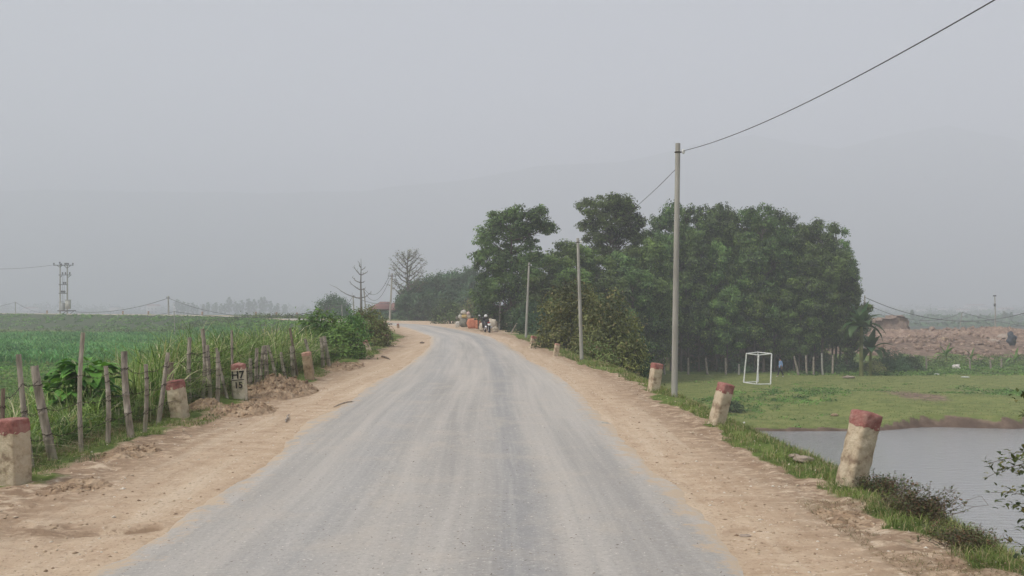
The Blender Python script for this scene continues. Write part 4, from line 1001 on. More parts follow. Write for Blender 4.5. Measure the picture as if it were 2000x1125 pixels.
def person():
    D = 92.5; b = on_ground(1524.5, D); t = thing('person', 'person in light blue shirt and black trousers walking on the field beside the goal', 'person', b, rz=R(12))
    skin = mat('skin', (.36,.2,.13), .6)
    # faces -X (walking left), y is the lateral axis
    P_ = [(0,0,.95,.11,.12),(0,0,1.12,.10,.13),(-.01,0,1.3,.11,.15),(-.02,0,1.43,.085,.12),(-.035,0,1.5,.045),(-.06,0,1.56,.055,.06),(-.075,0,1.64,.085,.075),(-.07,0,1.70,.07,.06),
          (0,.10,.9,.085),(-.12,.11,.5,.055),(-.17,.11,.30,.05),(-.26,.11,.07,.035),(-.36,.11,.035,.03),     # front (left) leg
          (0,-.10,.9,.085),(.06,-.10,.48,.055),(.16,-.10,.28,.05),(.24,-.10,.09,.035),(.15,-.10,.035,.03),      # rear leg
          (-.01,.19,1.39,.05),(.03,.24,1.13,.042),(-.10,.23,.95,.03),(-.145,.22,.91,.028),                     # left arm, hand near hip
          (-.01,-.19,1.39,.05),(.07,-.23,1.12,.042),(.02,-.23,.88,.03),(.01,-.23,.82,.026),
          (-.135,0,1.62,.018)]
    E = [(0,1),(1,2),(2,3),(3,4),(4,5),(5,6),(6,7),(0,8),(8,9),(9,10),(10,11),(11,12),(0,13),(13,14),(14,15),(15,16),(16,17),(3,18),(18,19),(19,20),(20,21),(3,22),(22,23),(23,24),(24,25),(6,26)]
    for hnd, (x, y, z) in ((21,(-.145,.22,.91)),(25,(.01,-.23,.82))):
        for k in range(4):
            i0 = len(P_); P_.append((x-.03+.02*k, y-.012, z-.045,.009)); P_.append((x-.035+.02*k, y-.016, z-.085+.006*abs(k-1.5),.008)); E += [(hnd,i0),(i0,i0+1)]
        i0 = len(P_); P_.append((x-.05, y+.01, z-.02,.009)); E.append((hnd,i0))
    skin_obj('body', P_, E, skin, t)
    shirt = speckled('blue_shirt', (.17,.28,.50), (.26,.39,.62), 12, bump=.2)
    skin_obj('shirt', [(0,0,1.0,.125,.15),(0,0,.93,.13,.15),(0,0,1.15,.125,.155),(-.01,0,1.3,.13,.17),(-.02,0,1.43,.095,.13),(-.01,.19,1.39,.068),(.03,.24,1.13,.056),(-.08,.23,.98,.045),(-.01,-.19,1.39,.068),(.07,-.23,1.12,.056),(.025,-.23,.92,.045)],
        [(0,1),(0,2),(2,3),(3,4),(4,5),(5,6),(6,7),(4,8),(8,9),(9,10)], shirt, t)
    trs = mat('black_trousers', (.02,.022,.03), .85)
    skin_obj('trousers', [(0,0,.95,.125,.14),(0,.10,.87,.10),(-.12,.11,.5,.075),(-.17,.11,.30,.068),(-.23,.11,.13,.06),(0,-.10,.87,.10),(.06,-.10,.48,.075),(.16,-.10,.28,.068),(.22,-.10,.14,.06)], [(0,1),(1,2),(2,3),(3,4),(0,5),(5,6),(6,7),(7,8)], trs, t)
    skin_obj('hair', [(-.045,0,1.70,.085,.08),(-.03,0,1.64,.075,.075),(-.075,0,1.735,.06,.06)], [(0,1),(0,2)], mat('black_hair',(.012,.01,.01),.6), t)
    shoe = mat('pale_shoes', (.5,.5,.48), .7)
    for pts in ([(-.26,.11,.06,.05),(-.33,.11,.045,.045,),(-.39,.11,.04,.04)], [(.25,-.10,.08,.05),(.18,-.10,.05,.045),(.12,-.10,.04,.04)]): skin_obj('shoe', pts, [(0,1),(1,2)], shoe, t)
person()

# ------------------------------------------------------------------ motorbike and scrap piles
def torus(g, c, R_, r_, n=24, k=8, axis='X'):
    pts = []
    for i in range(n+1):
        a = 2*math.pi*i/n; q = Vector((0, math.cos(a)*R_, math.sin(a)*R_)); pts.append(Vector(c)+q)
    g.tube(pts, r_, k, False)
def motorbike():
    b = on_ground(956, 72); b.z = Hs(b.x, b.y); t = thing('motorbike', 'dark motorbike parked at the roadside facing away in front of the pale sack', 'motorbike', b)
    t.rotation_euler = (0, R(-9), R(14)); t.scale = (1.05,)*3
    for y, nm in ((0, 'rear'), (1.25, 'front')):
        g = G(); torus(g, (0,y,.29), .24, .05); w_ = obj('wheel', g, M['rubber'], t, smooth=True)
        g = G(); torus(g, (0,y,.29), .19, .018)
        for k in range(6): a = k*math.pi/3; g.tube([(0,y,.29),(0,y+math.cos(a)*.19,.29+math.sin(a)*.19)], .012, 5)
        g.tube([(-.06,y,.29),(.06,y,.29)], .035, 8); obj('rim', g, M['chrome'], w_)
    g = G(); g.tube([(0,-.02,.72),(0,.2,.64),(0,.5,.52),(0,.8,.48),(0,1.0,.62),(0,1.05,.85)], [.08,.13,.14,.13,.12,.09], 12); obj('body', g, M['black'], t, smooth=True)
    g = G(); g.tube([(0,-.18,.80),(0,.05,.82),(0,.35,.79),(0,.62,.74)], [.07,.13,.13,.09], 12); s = obj('seat', g, M['rubber'], t, smooth=True)
    g = G(); g.box((0,1.06,.62),(.40,.10,.55),taper=.75); obj('front_shield', g, M['black'], t)
    g = G(); g.tube([(0,-.30,.36),(0,-.27,.52),(0,-.12,.66)], [.05,.09,.10], 8); obj('rear_mudguard', g, M['black'], t)
    g = G(); g.box((0,-.34,.56),(.19,.012,.14), Matrix.Rotation(R(-20),4,'X')); obj('number_plate', g, M['plate'], t)
    g = G(); g.box((0,-.27,.70),(.16,.06,.07)); obj('tail_light', g, M['redlight'], t)
    g = G(); g.tube([(-.34,.92,1.0),(-.2,.98,1.02),(0,1.02,.98),(.2,.98,1.02),(.34,.92,1.0)], .018, 8); h = obj('handlebar', g, M['black'], t)
    g = G(); g.box((0,1.03,.98),(.26,.2,.16),taper=.7); obj('headlight_cowl', g, M['black'], t)
    for s_ in (-1,1):
        g = G(); g.tube([(s_*.22,.98,1.02),(s_*.27,.97,1.18)], .008, 5); g.box((s_*.29,.95,1.21),(.13,.02,.09)); obj('mirror', g, M['chrome'] if s_ < 0 else M['black'], t)
    g = G(); g.tube([(.12,.45,.28),(.14,.1,.3),(.15,-.25,.38)], [.03,.05,.055], 8); obj('exhaust', g, M['chrome'], t, smooth=True)
    g = G(); g.box((0,.55,.36),(.26,.35,.22)); obj('engine', g, M['chrome'], t)
    for s_ in (-1,1):
        g = G(); g.tube([(s_*.09,0,.29),(s_*.11,.02,.70)], .025, 6); obj('shock_absorber', g, M['black'], t)
        g = G(); g.tube([(s_*.06,1.25,.29),(s_*.07,1.05,.85)], .025, 6); obj('fork', g, M['chrome'], t)
    g = G(); g.tube([(-.10,.45,.3),(-.28,.42,.05)], .015, 6); obj('side_stand', g, M['black'], t)
    # helmet hung on the handlebar side
    g = G(); V = []; K = 14
    for i in range(8):
        ph = -.5+i/7*2.05
        for k in range(K): a = 2*math.pi*k/K; V.append((.12*math.cos(ph)*math.cos(a), .14*math.cos(ph)*math.sin(a), .12*math.sin(ph)))
    g.add(V, [[i*K+k, i*K+(k+1)%K, (i+1)*K+(k+1)%K, (i+1)*K+k] for i in range(7) for k in range(K)])
    tag(obj('helmet', g, M['plate'], loc=b+Vector((-.28, .92, 1.17)), smooth=True), 'white helmet resting on the motorbike mirror', 'helmet')
motorbike()
def lump(rx, ry, rz, seed, nz=.18, fr=2.2, flat=True, n=26, m=16, boxy=0):
    g = G(); V = []
    for i in range(m+1):
        ph = -math.pi/2 + math.pi*i/m
        for k in range(n):
            a = 2*math.pi*k/n; v = Vector((math.cos(ph)*math.cos(a), math.cos(ph)*math.sin(a), math.sin(ph)))
            if boxy: v = v*(1+boxy*((abs(v.x)**6+abs(v.y)**6+abs(v.z)**6)**(-1/6)-1))
            q = 1+nz*mnoise.noise(v*fr+Vector((seed*7.3,0,0)))*1.6+nz*.5*mnoise.noise(v*fr*3+Vector((0,seed*3.3,0)))
            x, y, z = v.x*rx*q, v.y*ry*q, v.z*rz*q+rz*.92
            if flat: z = max(z, -.03)
            V.append((x, y, z))
    g.add(V, [[i*n+k, i*n+(k+1)%n, (i+1)*n+(k+1)%n, (i+1)*n+k] for i in range(m) for k in range(n)]); return g
def cloth(name, a, b): return speckled(name, a, b, 4, rough=.85, bump=.6, dist=.03)
sackw = cloth('white_sack', (.50,.47,.42), (.66,.63,.57)); sacky = cloth('yellow_sack', (.55,.40,.15), (.66,.52,.26)); sackp = cloth('pinkish_sack', (.55,.40,.37), (.62,.50,.46))
sacko = cloth('orange_tarpaulin', (.46,.155,.085), (.60,.25,.15)); sackt = cloth('tan_sack', (.42,.36,.28), (.60,.53,.43)); netm = cloth('grey_green_sack', (.17,.17,.14), (.27,.26,.21))
def sack(name, label, px, py, D, wpx, hpx, m, seed, cat='sack', nz=.16, dy=0, group='scrap sacks heaped by the road', neck=True, zoff=0):
    sc = D/F; base = P(px, py, D); g_ = Hs(base.x, base.y)
    if py > 636: base.z = min(base.z, g_+.02); base.z = g_
    t = thing(name, label, cat, base, group); rx, rz = wpx/2*sc, hpx/2*sc
    obj('bag', lump(rx, rx*.8, rz, seed, nz, boxy=.75 if not neck else .25), m, t, smooth=True)
    if neck:
        g = G(); z = rz*1.85; dx = random.Random(seed).uniform(-.3,.3)*rx; g.tube([(dx,0,z-.06),(dx*1.1,0,z+.02),(dx*1.2,0,z+.05),(dx*1.3,0,z+.10)], [.09,.035,.035,.07], 8); obj('tied_neck', g, m, t, smooth=True)
D_ = 92
sack('scrap_sack','tall grey green sack under the heap, bottom middle',905.5,638,D_,15,19,netm,1,nz=.1)
sack('scrap_sack','tall dark mesh sack at the right of the heap bottom',911,638,D_+.6,11,19,netm,2,nz=.1)
sack('scrap_sack','white plastic bags slumped at the left foot of the heap',894,638,D_-.5,9,11,sackw,3,nz=.35)
sack('scrap_sack','pale round bag hanging at the left shoulder of the heap',892.5,624,D_,5.5,6,netm,4)
sack('scrap_sack','white ring-shaped bag at the very top of the heap',905.5,613.5,D_,11,8,sackw,5)
sack('scrap_sack','pinkish bag near the top right of the heap',914.5,616,D_,8,7,sackp,6)
sack('scrap_sack','yellow sack lying across the heap',907,621,D_,12,7,sacky,7)
sack('scrap_sack','white and yellow sack at the left of the upper heap',899,622,D_,8,8,sackw,8)
sack('scrap_sack','tan sack at the right of the upper heap',915.5,622,D_,9,7,sackt,9)
sack('scrap_sack','dark flat bundle sticking out right of the heap',924,620,D_,10,3,M['black'],10,neck=False)
sack('tarpaulin_bundle','large orange covered bundle, left of the two orange ones',923.5,640,86,22,20,sacko,11,'bundle',.10,neck=False,group='orange bundles')
sack('tarpaulin_bundle','smaller orange covered bundle touching the motorbike side',935.5,640,85,14,18,sacko,12,'bundle',.12,neck=False,group='orange bundles')
sack('scrap_sack','white bag on the orange bundle beside the motorbike',941,626,84.5,4,4,sackw,13)
sack('big_bag','large dirty white bulk bag behind the motorbike, right half',960,645,75.5,22,25,sackt,14,'bag',.12,group='bulk bags')
sack('big_bag','tan bulk bag to the left behind the motorbike',944,645,76,16,18,sackt,15,'bag',.12,group='bulk bags')
sack('big_bag','small torn bundle at the right foot of the bulk bag',968,647,74.5,11,10,sackt,16,'bag',.3,group='bulk bags')
def bin_and_board():
    b = on_ground(997, 70); e = P(1009.5, 631, 70); g = G(); g.tube([(0,0,-.05), e-b], [.06,.05], 4); tag(obj('leaning_plank', g, M['stake'], loc=b), 'pale plank stuck slanting in the grass left of the third pole', 'plank')
    b = on_ground(966, 83); t = thing('wooden_palisade', 'low weathered wooden palisade behind the bulk bags', 'fence', b)
    for k in range(14):
        g = G(); g.box((-1.3+k*.2, 0, .75), (.14,.03,1.5+random.uniform(-.1,.1))); obj('picket', g, M['stakedark'], t)
    g = G(); g.box((0,.04,1.0),(2.8,.04,.08)); obj('rail', g, M['stakedark'], t)
bin_and_board()

# ------------------------------------------------------------------ earth heaps, stones, litter
heapm = speckled('loose_earth', (.20,.13,.085), (.36,.255,.165), 5, (.48,.36,.25), rough=.95, bump=1.0, dist=.06)
def heap(name, label, c, rx, ry, h, seed, cl=160, m=heapm, clod=.05, group='loose earth heaps'):
    base = Vector((c[0], c[1], Hs(c[0], c[1])-.04)); rr = random.Random(seed); g = G(); N = 84; V = []
    for i in range(N+1):
        for j in range(N+1):
            u = -1+2*i/N; v = -1+2*j/N; rr_ = math.hypot(u, v)
            x, y = u*rx, v*ry; e = max(0, 1-rr_**2)**.9
            q = mnoise.noise(Vector((x*2.2+seed, y*2.2, 0)))*.6 + abs(mnoise.noise(Vector((x*5+seed, y*5, 3))))*1.1 - abs(mnoise.noise(Vector((x*12+seed, y*9, 3))))*.8 + mnoise.noise(Vector((x*26, y*26, seed)))*.3
            gz = Hs_grid(base.x+x, base.y+y)-base.z
            V.append([x, y, e*h*(.75+q*.7)+0])
    V = np.array(V); V[:,2] += H(base.x+V[:,0], base.y+V[:,1]) - base.z - .03
    idx = lambda i,j: i*(N+1)+j
    g.add(V, [[idx(i,j),idx(i+1,j),idx(i+1,j+1),idx(i,j+1)] for i in range(N) for j in range(N)])
    t = thing(name, label, 'earth heap', base, group); obj('earth', g, m, t)
    k = G(); cs = rng.normal(0, .45, (cl, 2))
    for (u, v) in cs:
        if math.hypot(u, v) > 1.15: continue
        x, y = u*rx, v*ry; i = int(round((np.clip(u,-1,1)+1)/2*N)); j = int(round((np.clip(v,-1,1)+1)/2*N)); z = V[idx(i,j),2]
        s = clod*rr.uniform(.2,1.0)**1.3*.62; rot = Matrix.Rotation(rr.uniform(0,6),4,Vector((rr.random(),rr.random(),rr.random()+.01)).normalized())
        k.box((x,y,z+s*.1),(s*1.7,s*1.1,s*.45),rot,rr.uniform(.35,.8))
    o = obj('clods', k, m, t); tag(o, kind='stuff')
def Hs_grid(x, y): return 0.0
def gp(px, py): p = hit(px, py); return (p.x, p.y)
heap('earth_heap', 'largest heap of broken earth on the left shoulder, right of the H7 stone', gp(548,768), .75, 2.1, .30, 1, 260, clod=.11)
heap('earth_heap', 'low spill of broken earth at the foot of the H7 stone', gp(478,806), .55, 1.1, .17, 2, 200, clod=.09)
heap('earth_heap', 'low broken earth ridge beyond the bare brown marker stone', gp(672,716), .6, 2.2, .13, 3, 160, clod=.09)
heap('earth_heap', 'small brown earth mound just right of the squat marker stone', gp(402,793), .38, .7, .16, 4, 70, clod=.05)
heap('earth_heap', 'crumbly earth edge below the big-leaved plant, between the near stakes', gp(250,885), .4, .9, .09, 5, 130, clod=.05)
heap('earth_heap', 'flat earth lumps beside the nearest left marker stone', gp(150,955), .4, .6, .06, 6, 100, clod=.045)
heap('earth_heap', 'crumbly dirt near the nearest right marker stone', gp(1650,1010), .4, .7, .05, 7, 110, clod=.04)
redm = speckled('red_earth', (.19,.13,.10), (.32,.22,.165), 1.2, (.43,.32,.25), rough=.95, bump=1., dist=.25)
heap('earth_bank', 'red brown spoil heap at the left end of the construction bank, behind the banana plant', ((1742-CX)/F*152, 152), 8, 8, .55, 8, 160, redm, .28, group='red spoil heaps')
heap('earth_bank', 'lower spoil ridge with pale boulders under the lamp post', ((1925-CX)/F*148, 148), 6, 6, .8, 9, 110, redm, .3, group='red spoil heaps')
def bank_clods():
    N = 2600; x = rng.uniform(44,100,N); y = rng.uniform(118,172,N); k = (x/y > .34)&(x/y < .56)&(fbm(x,y,5,3,91) > -.2); x, y = x[k], y[k]; z = H(x,y); g = G()
    for a_, b_, c_ in zip(x, y, z):
        s_ = random.uniform(.12,.62)**1.15; g.box((a_,b_,c_+s_*.15),(s_*1.5,s_*1.2,s_*.9),Matrix.Rotation(random.uniform(0,6),4,Vector((random.random(),random.random(),random.random()+.1)).normalized()),random.uniform(.4,.8))
    tag(obj('bank_rubble', g, redm), 'red brown clods and rubble strewn over the construction bank', 'rubble', kind='stuff')
bank_clods()
def block():
    D = 158; sc = D/F; b = on_ground(1745, D); b.z -= .3
    t = thing('earth_block', 'flat-topped cut block of grey brown earth above the red spoil heap', 'earth block', b)
    rr = random.Random(5); zt = CAMZ-(622-HY)*sc-b.z; zb = 0; V = []; nx, ny, nz = 26, 10, 10
    g = G(); xs = np.linspace(-36*sc, 28*sc, nx+1)
    prof = lambda x: zt + (.35 if 8*sc < x < 24*sc else 0) - (.35 if x < -20*sc else 0)
    for iy, yy in enumerate((0, .15, 1.5, 4)):
        pass
    def face(fn, n1, n2):
        VV_ = [fn(i/n1, j/n2) for i in range(n1+1) for j in range(n2+1)]
        g.add(VV_, [[i*(n2+1)+j, (i+1)*(n2+1)+j, (i+1)*(n2+1)+j+1, i*(n2+1)+j+1] for i in range(n1) for j in range(n2)])
    def jit(x, y, z, a=.35):
        n_ = mnoise.noise_vector(Vector((x*.8, y*.8, z*1.3)))*a + mnoise.noise_vector(Vector((x*2.8, y*2.8, z*3)))*a*.4; return (x+n_.x, y+n_.y, z+n_.z*.6)
    x0, x1 = xs[0], xs[-1]
    face(lambda u, v: jit(x0+(x1-x0)*u, .5-.5*v*0+(1-v)*-.6, prof(x0+(x1-x0)*u)*v), 40, 14)
    face(lambda u, v: jit(x1+(1-v)*.4, 0+5*u, prof(x1)*v), 14, 14)
    face(lambda u, v: jit(x0+(x1-x0)*u, .0+5*v, prof(x0+(x1-x0)*u)), 40, 10)
    face(lambda u, v: jit(x0-(1-v)*.6, 5*(1-u), prof(x0)*v), 14, 14)
    obj('earth', g, speckled('cut_earth', (.17,.125,.10), (.27,.20,.16), 1.0, (.36,.28,.22), bump=1, dist=.2), t)
block()
rockm = speckled('pale_rock', (.30,.24,.19), (.42,.34,.28), 1.5, bump=.8, dist=.08)
for i, (px, py, D, w_, h, lab, m) in enumerate([(1962,672,140,26,13,'large pinkish boulder on the red bank near the right edge',rockm),(1940,690,135,20,11,'lower rounded boulder left of the dark tarp on the bank',rockm),
   (1845,678,138,14,10,'small dark boulder behind the young banana plants',M['stoneb'])]):
    b = P(px, py, D); b.z = min(b.z, Hs(b.x,b.y)+.3); b.z = max(b.z-.3, Hs(b.x,b.y)-.2)
    tag(obj('boulder', lump(w_/2*D/F, w_/2*D/F, h/2*D/F, 40+i, .3, 1.6), m, loc=b), lab, 'boulder', 'boulders on the bank')
b = on_ground(1976, 132); tag(obj('tarp', lump(.55,.5,.85,55,.3,2), mat('dark_blue_tarp',(.05,.06,.075),.7), loc=b), 'dark crumpled tarp hanging beside the boulders', 'tarp')
b = on_ground(1869, 100); tag(obj('goat', lump(.02,.02,.02,1), M['plate'], loc=b), None); bpy.data.objects.remove(bpy.data.objects['goat'])
t = thing('white_bundle', 'white rounded bundle lying by the low posts, below the young banana plants', 'bundle', on_ground(1868, 104)); obj('bag', lump(.36,.3,.26,70,.3,2), cloth('whitish_bag',(.55,.5,.47),(.68,.64,.6)), t, smooth=True)
g = G(); g.tube([(.2,0,.40),(.28,0,.48),(.36,0,.5)], [.05,.03,.06], 6); obj('tied_neck', g, sackw, t)
def small(name, label, cat, px, py, r, h, m, seed, nz=.3, D=None, group=None):
    b = hit(px, py) if D is None else on_ground(px, D); tag(obj(name, lump(r, r*.8, h/2, seed, nz, 2.2, n=16, m=10), m, loc=b-Vector((0,0,h*.1)), smooth=False), label, cat, group)
small('plastic_litter','crumpled white plastic on the grass above the pond, right of the dirty leaning stone','litter',1453,827,.06,.10,M['plate'],3,.5)
small('rock','pale mossy rock in the right verge grass','rock',1567,903,.11,.09,rockm,4)
small('rock','small flat rock beside the mossy rock in the verge','rock',1552,893,.07,.05,rockm,5)
small('rock','flat pinkish stone on the far side of the football field','rock',1658,737,.55,.25,rockm,6,D=91)
small('rock','reddish clod lying on the lower grass near the pond','rock',1630,818,.22,.18,M['stoneb'],7,D=62)
small('plastic_litter','white scrap on the bank behind the pond, right of centre','litter',1830,731,.25,.12,M['plate'],8,D=96,group='white scraps on the far grass')
small('plastic_litter','long white scrap lying at the far edge of the pitch','litter',1885,740,.35,.1,M['plate'],9,D=92,group='white scraps on the far grass')
small('rock','flat pale stone on the right dirt shoulder near the road','stone',1455,1048,.045,.02,rockm,10)
small('rock','small brown clod on the asphalt near the left edge','clod',701,841,.035,.03,M['stoneb'],11)
small('rock','dark clod on the sandy inner edge of the bend','clod',824,671,.12,.10,M['stakedark'],12)
small('rock','broken asphalt chunk at the right road edge','chunk',1101,753,.09,.05,M['concrete'],13)
small('rock','second broken asphalt chunk at the right road edge, nearer','chunk',1181,829,.06,.04,M['concrete'],14)
def stick(label, a, b, r, m='stake', arch=.03):
    pa = hit(*a); pb = hit(*b); g = G(); pts = curve_pts((0,0,.012), pb-pa+Vector((0,0,.015)), arch, 6, .02); g.tube(pts, [r*.5,r,r,r*.9,r*.8,r*.6,r*.3], 6); tag(obj('stick', g, M[m], loc=pa), label, 'stick')
stick('thin stick lying across the left asphalt edge', (652,796), (703,785), .012)
stick('short pale forked twig on the left dirt shoulder', (559,826), (563,812), .016)
stick('dark root lying on the sand below the olive brown bush', (745,697), (762,703), .04, 'stakedark')
# pebbles and bits (uncountable)
def scatter_pebbles():
    N = 5200; y = 6.2+rng.random(N)**1.8*26; side = rng.random(N) < .45
    s, hw = road_dist(np.zeros(N), y); cxr = np.interp(y, CLS[:,1], CLS[:,0]); hw = np.interp(y, CLS[:,1], CLS[:,2])
    d = rng.random(N)*2.3; x = np.where(side, cxr-hw-d, cxr+hw+d*.75); z = H(x, y)
    sz = .003+.012*rng.random(N)**4*1.2+.002; u = rng.normal(0,1,(N,3,3))
    V = []; 
    base = np.stack([x,y,z],-1)
    oct_ = np.array([[1,0,0],[0,1,0],[-1,0,0],[0,-1,0],[0,0,.7],[0,0,-.5]]); ang_ = rng.random(N)*6.28
    c_, s2 = np.cos(ang_), np.sin(ang_); st = rng.uniform(.6,1.4,(N,6,1))
    o_ = oct_[None]*st; ox = o_[...,0]*c_[:,None]-o_[...,1]*s2[:,None]; oy = o_[...,0]*s2[:,None]+o_[...,1]*c_[:,None]
    V = base[:,None]+np.stack([ox,oy,o_[...,2]],-1)*sz[:,None,None]*np.array([1.3,1.3,1])
    f = np.array([[0,1,4],[1,2,4],[2,3,4],[3,0,4],[1,0,5],[2,1,5],[3,2,5],[0,3,5]])
    Fa = (np.arange(N)[:,None,None]*6+f[None]).reshape(-1,3)
    m = mat('pebble', (.5,.42,.33), .9); t = NT(m); r = t.n('ShaderNodeNewGeometry').outputs['Random Per Island']
    t.l(t.ramp(r, [(0,(.25,.17,.11)),(.5,(.50,.38,.26)),(.85,(.62,.52,.40)),(1,(.75,.7,.62))]), t.b.inputs['Base Color'])
    g = G(); g.add(V.reshape(-1,3), Fa); tag(obj('pebbles', g, m), 'loose pebbles and grit scattered on the dirt shoulders', 'pebbles', kind='stuff')
    # dark and pale bits on the asphalt
    N = 3000; y = 6.2+rng.random(N)**1.5*16; cxr = np.interp(y, CLS[:,1], CLS[:,0]); x = cxr+rng.normal(0,1.1,N).clip(-2,2)
    f_ = (x-cxr)/2.2; z = .008+.045*(1-f_**2)+.010; base = np.stack([x,y,z],-1); g = G(); V, Fq_ = leaf_quads(base, np.tile([0,0,3.],(N,1)), .024*rng.uniform(.4,1.3,N), .011)
    g.add(V, Fq_); m = mat('dry_bits', (.2,.14,.09), .9); t = NT(m); r = t.n('ShaderNodeNewGeometry').outputs['Random Per Island']
    t.l(t.ramp(r, [(0,(.08,.06,.045)),(.35,(.2,.15,.11)),(.5,(.5,.45,.38)),(1,(.75,.71,.65))]), t.b.inputs['Base Color'])
    tag(obj('dry_litter', g, m), 'tiny dry leaf bits and chips on the asphalt', 'litter', kind='stuff')
scatter_pebbles()

# ------------------------------------------------------------------ grasses (uncountable)
def road_edge(y, left=True):
    c = np.interp(y, CLS[:,1], CLS[:,0]); h = np.interp(y, CLS[:,1], CLS[:,2]); return c-h if left else c+h
def grass_right():
    rg = np.random.default_rng(101); N = 100000
    y = 5.5*np.exp(rg.random(N)*math.log(58/5.5)); d = 1.05+rg.random(N)**.9*2.8
    x = road_edge(y, False)+d; n2 = fbm(x, y, .55, 4, 2); n1 = fbm(x, y, 3.0, 3, 1); pt = fbm(x, y, .9, 3, 55)
    keep = (d > 1.38-.35*n2-.3*n1) & ((pt > -.25) | (d > 2.1)) ; x, y, d = x[keep], y[keep], d[keep]
    hgt = rg.uniform(.04,.13,len(x))*(1+.5*sm(1.8,2.6,d))*(1+.25*sm(15,40,y)); wid = np.maximum(.0045, y*.00042)*rg.uniform(.8,1.4,len(x))
    b = np.stack([x,y,H(x,y)-.01],-1); g = G(); g.add(*blades(b, hgt, wid, rg.uniform(.2,1.2,len(x)), 2, rg)); tag(obj('verge_grass', g, M['short']), 'short green grass along the right road verge and bank', 'grass', kind='stuff')
    # straw-coloured dry grass at the near corner
    N = 9000; y = rg.uniform(5.5, 9.5, N); x = road_edge(y, False)+.95+rg.random(N)**1.0*1.2; k = fbm(x, y, .5, 3, 77) > -.05; x, y = x[k], y[k]
    b = np.stack([x,y,H(x,y)-.005],-1); g = G(); g.add(*blades(b, rg.uniform(.015,.05,len(x)), np.full(len(x), .0035), rg.uniform(.8,2.2,len(x)), 2, rg)); tag(obj('dry_grass', g, M['dry']), 'trampled straw-coloured grass on the near right shoulder', 'dry grass', kind='stuff')
grass_right()
def grass_left():
    rg = np.random.default_rng(102); N = 80000
    y = 7*np.exp(rg.random(N)*math.log(62/7)); d = 1.55+rg.random(N)*1.8
    x = road_edge(y)-d; pt = fbm(x, y, 1.1, 3, 56)+.75*(d-1.95); k = pt > .0; x, y, d = x[k], y[k], d[k]
    hgt = rg.uniform(.03,.11,len(x))*(1+.6*sm(2.4,3.,d)); wid = np.maximum(.0042, y*.0004)*rg.uniform(.8,1.4,len(x))
    b = np.stack([x,y,H(x,y)-.01],-1); g = G(); g.add(*blades(b, hgt, wid, rg.uniform(.3,1.3,len(x)), 2, rg)); tag(obj('verge_grass', g, M['short']), 'patchy short grass at the foot of the bamboo stakes', 'grass', kind='stuff')
    # tall grass behind the fence, in tufts
    N = 3000; y = 8.5*np.exp(rg.random(N)*math.log(42/8.5)); d = 2.85+rg.random(N)**1.2*5.2; x = road_edge(y)-d
    hh = np.interp(y, [8,12,15,19,23,30,42], [1.05,1.18,1.35,1.85,2.35,2.2,1.8])*np.interp(d, [2.8,3.4,5,8], [.55,.9,1.0,.95])*rg.uniform(.72,1.12,N)*(1+.12*fbm(x,y,1.5,2,12))
    k = rg.integers(10, 26, N); idx = np.repeat(np.arange(N), k); n = len(idx); zb = H(x, y)
    bx = x[idx]+rg.normal(0,.09,n); by = y[idx]+rg.normal(0,.09,n)
    # blades spring from different heights of the stems
    lift = rg.random(n)**1.3*.55*hh[idx]; b = np.stack([bx,by,zb[idx]+lift-.03],-1)
    hgt = (hh[idx]-lift)*rg.uniform(.45,1.05,n)*.98; wid = np.maximum(.013, by*.0009)*rg.uniform(.5,1.7,n)
    g = G(); g.add(*blades(b, hgt, wid, rg.uniform(.15,1.9,n), 4, rg)); 
    # stems
    b2 = np.stack([x,y,zb-.03],-1); g.add(*blades(b2, hh*.8, np.full(N,.012), rg.uniform(0,.15,N), 3, rg))
    N = 5200; y = 8.5*np.exp(rg.random(N)*math.log(34/8.5)); d = 2.7+rg.random(N)**1.3*3.5; x = road_edge(y)-d
    hh = np.interp(y, [8,12,15,19,23,30,42], [.85,1.0,1.15,1.6,2.1,1.9,1.5])*np.interp(d, [2.7,3.4,5], [.55,.9,1.05])*rg.uniform(.5,1.15,N); l0 = rg.random(N)*.35*hh
    g.add(*blades(np.stack([x,y,H(x,y)+l0],-1), hh-l0*.5, np.maximum(.022, y*.0013)*rg.uniform(.7,1.5,N), rg.uniform(.6,2.2,N), 6, rg))
    tag(obj('tall_grass', g, M['tall']), 'tall reedy green grass growing behind the bamboo stakes', 'tall grass', kind='stuff')
    # dry leaf litter at stake feet
    N = 10000; y = 8*np.exp(rg.random(N)*math.log(30/8)); d = 2.4+rg.random(N)*1.0; x = road_edge(y)-d; b = np.stack([x,y,H(x,y)-.005],-1)
    g = G(); g.add(*blades(b, rg.uniform(.04,.22,N), np.maximum(.004,y*.0004), rg.uniform(.6,2.0,N), 3, rg)); tag(obj('dry_grass', g, M['dry']), 'dry brown grass stalks at the foot of the bamboo stakes', 'dry grass', kind='stuff')
grass_left()
# taller reed clumps standing out by the fence
def reed(label, px, D, top, n, seed, spread=.25):
    b = on_ground(px, D); h = CAMZ-(top-HY)/F*D-b.z; rg = np.random.default_rng(seed); base = np.stack([rg.normal(0,spread*.6,n), rg.normal(0,spread*.6,n), np.zeros(n)+rg.random(n)*h*.45],-1)
    t = thing('reed_clump', label, 'reeds', b, 'reed clumps standing above the grass'); g = G(); g.add(*blades(base, (h-base[:,2])*rg.uniform(.6,1.08,n), np.full(n,.02)*rg.uniform(.7,1.4,n), rg.uniform(.1,.9,n), 5, rg)); obj('blades', g, M['tall'], t)
    g = G()
    for k in range(6): g.tube([(rg.normal(0,.1),rg.normal(0,.1),-.05),(rg.normal(0,.12),rg.normal(0,.12),h*.6)], [.012,.007], 5)
    obj('stems', g, M['tall'], t)
reed('dense feathery reed clump above the short stakes right of the tallest middle stake', 447, 24, 640, 150, 1, .4)
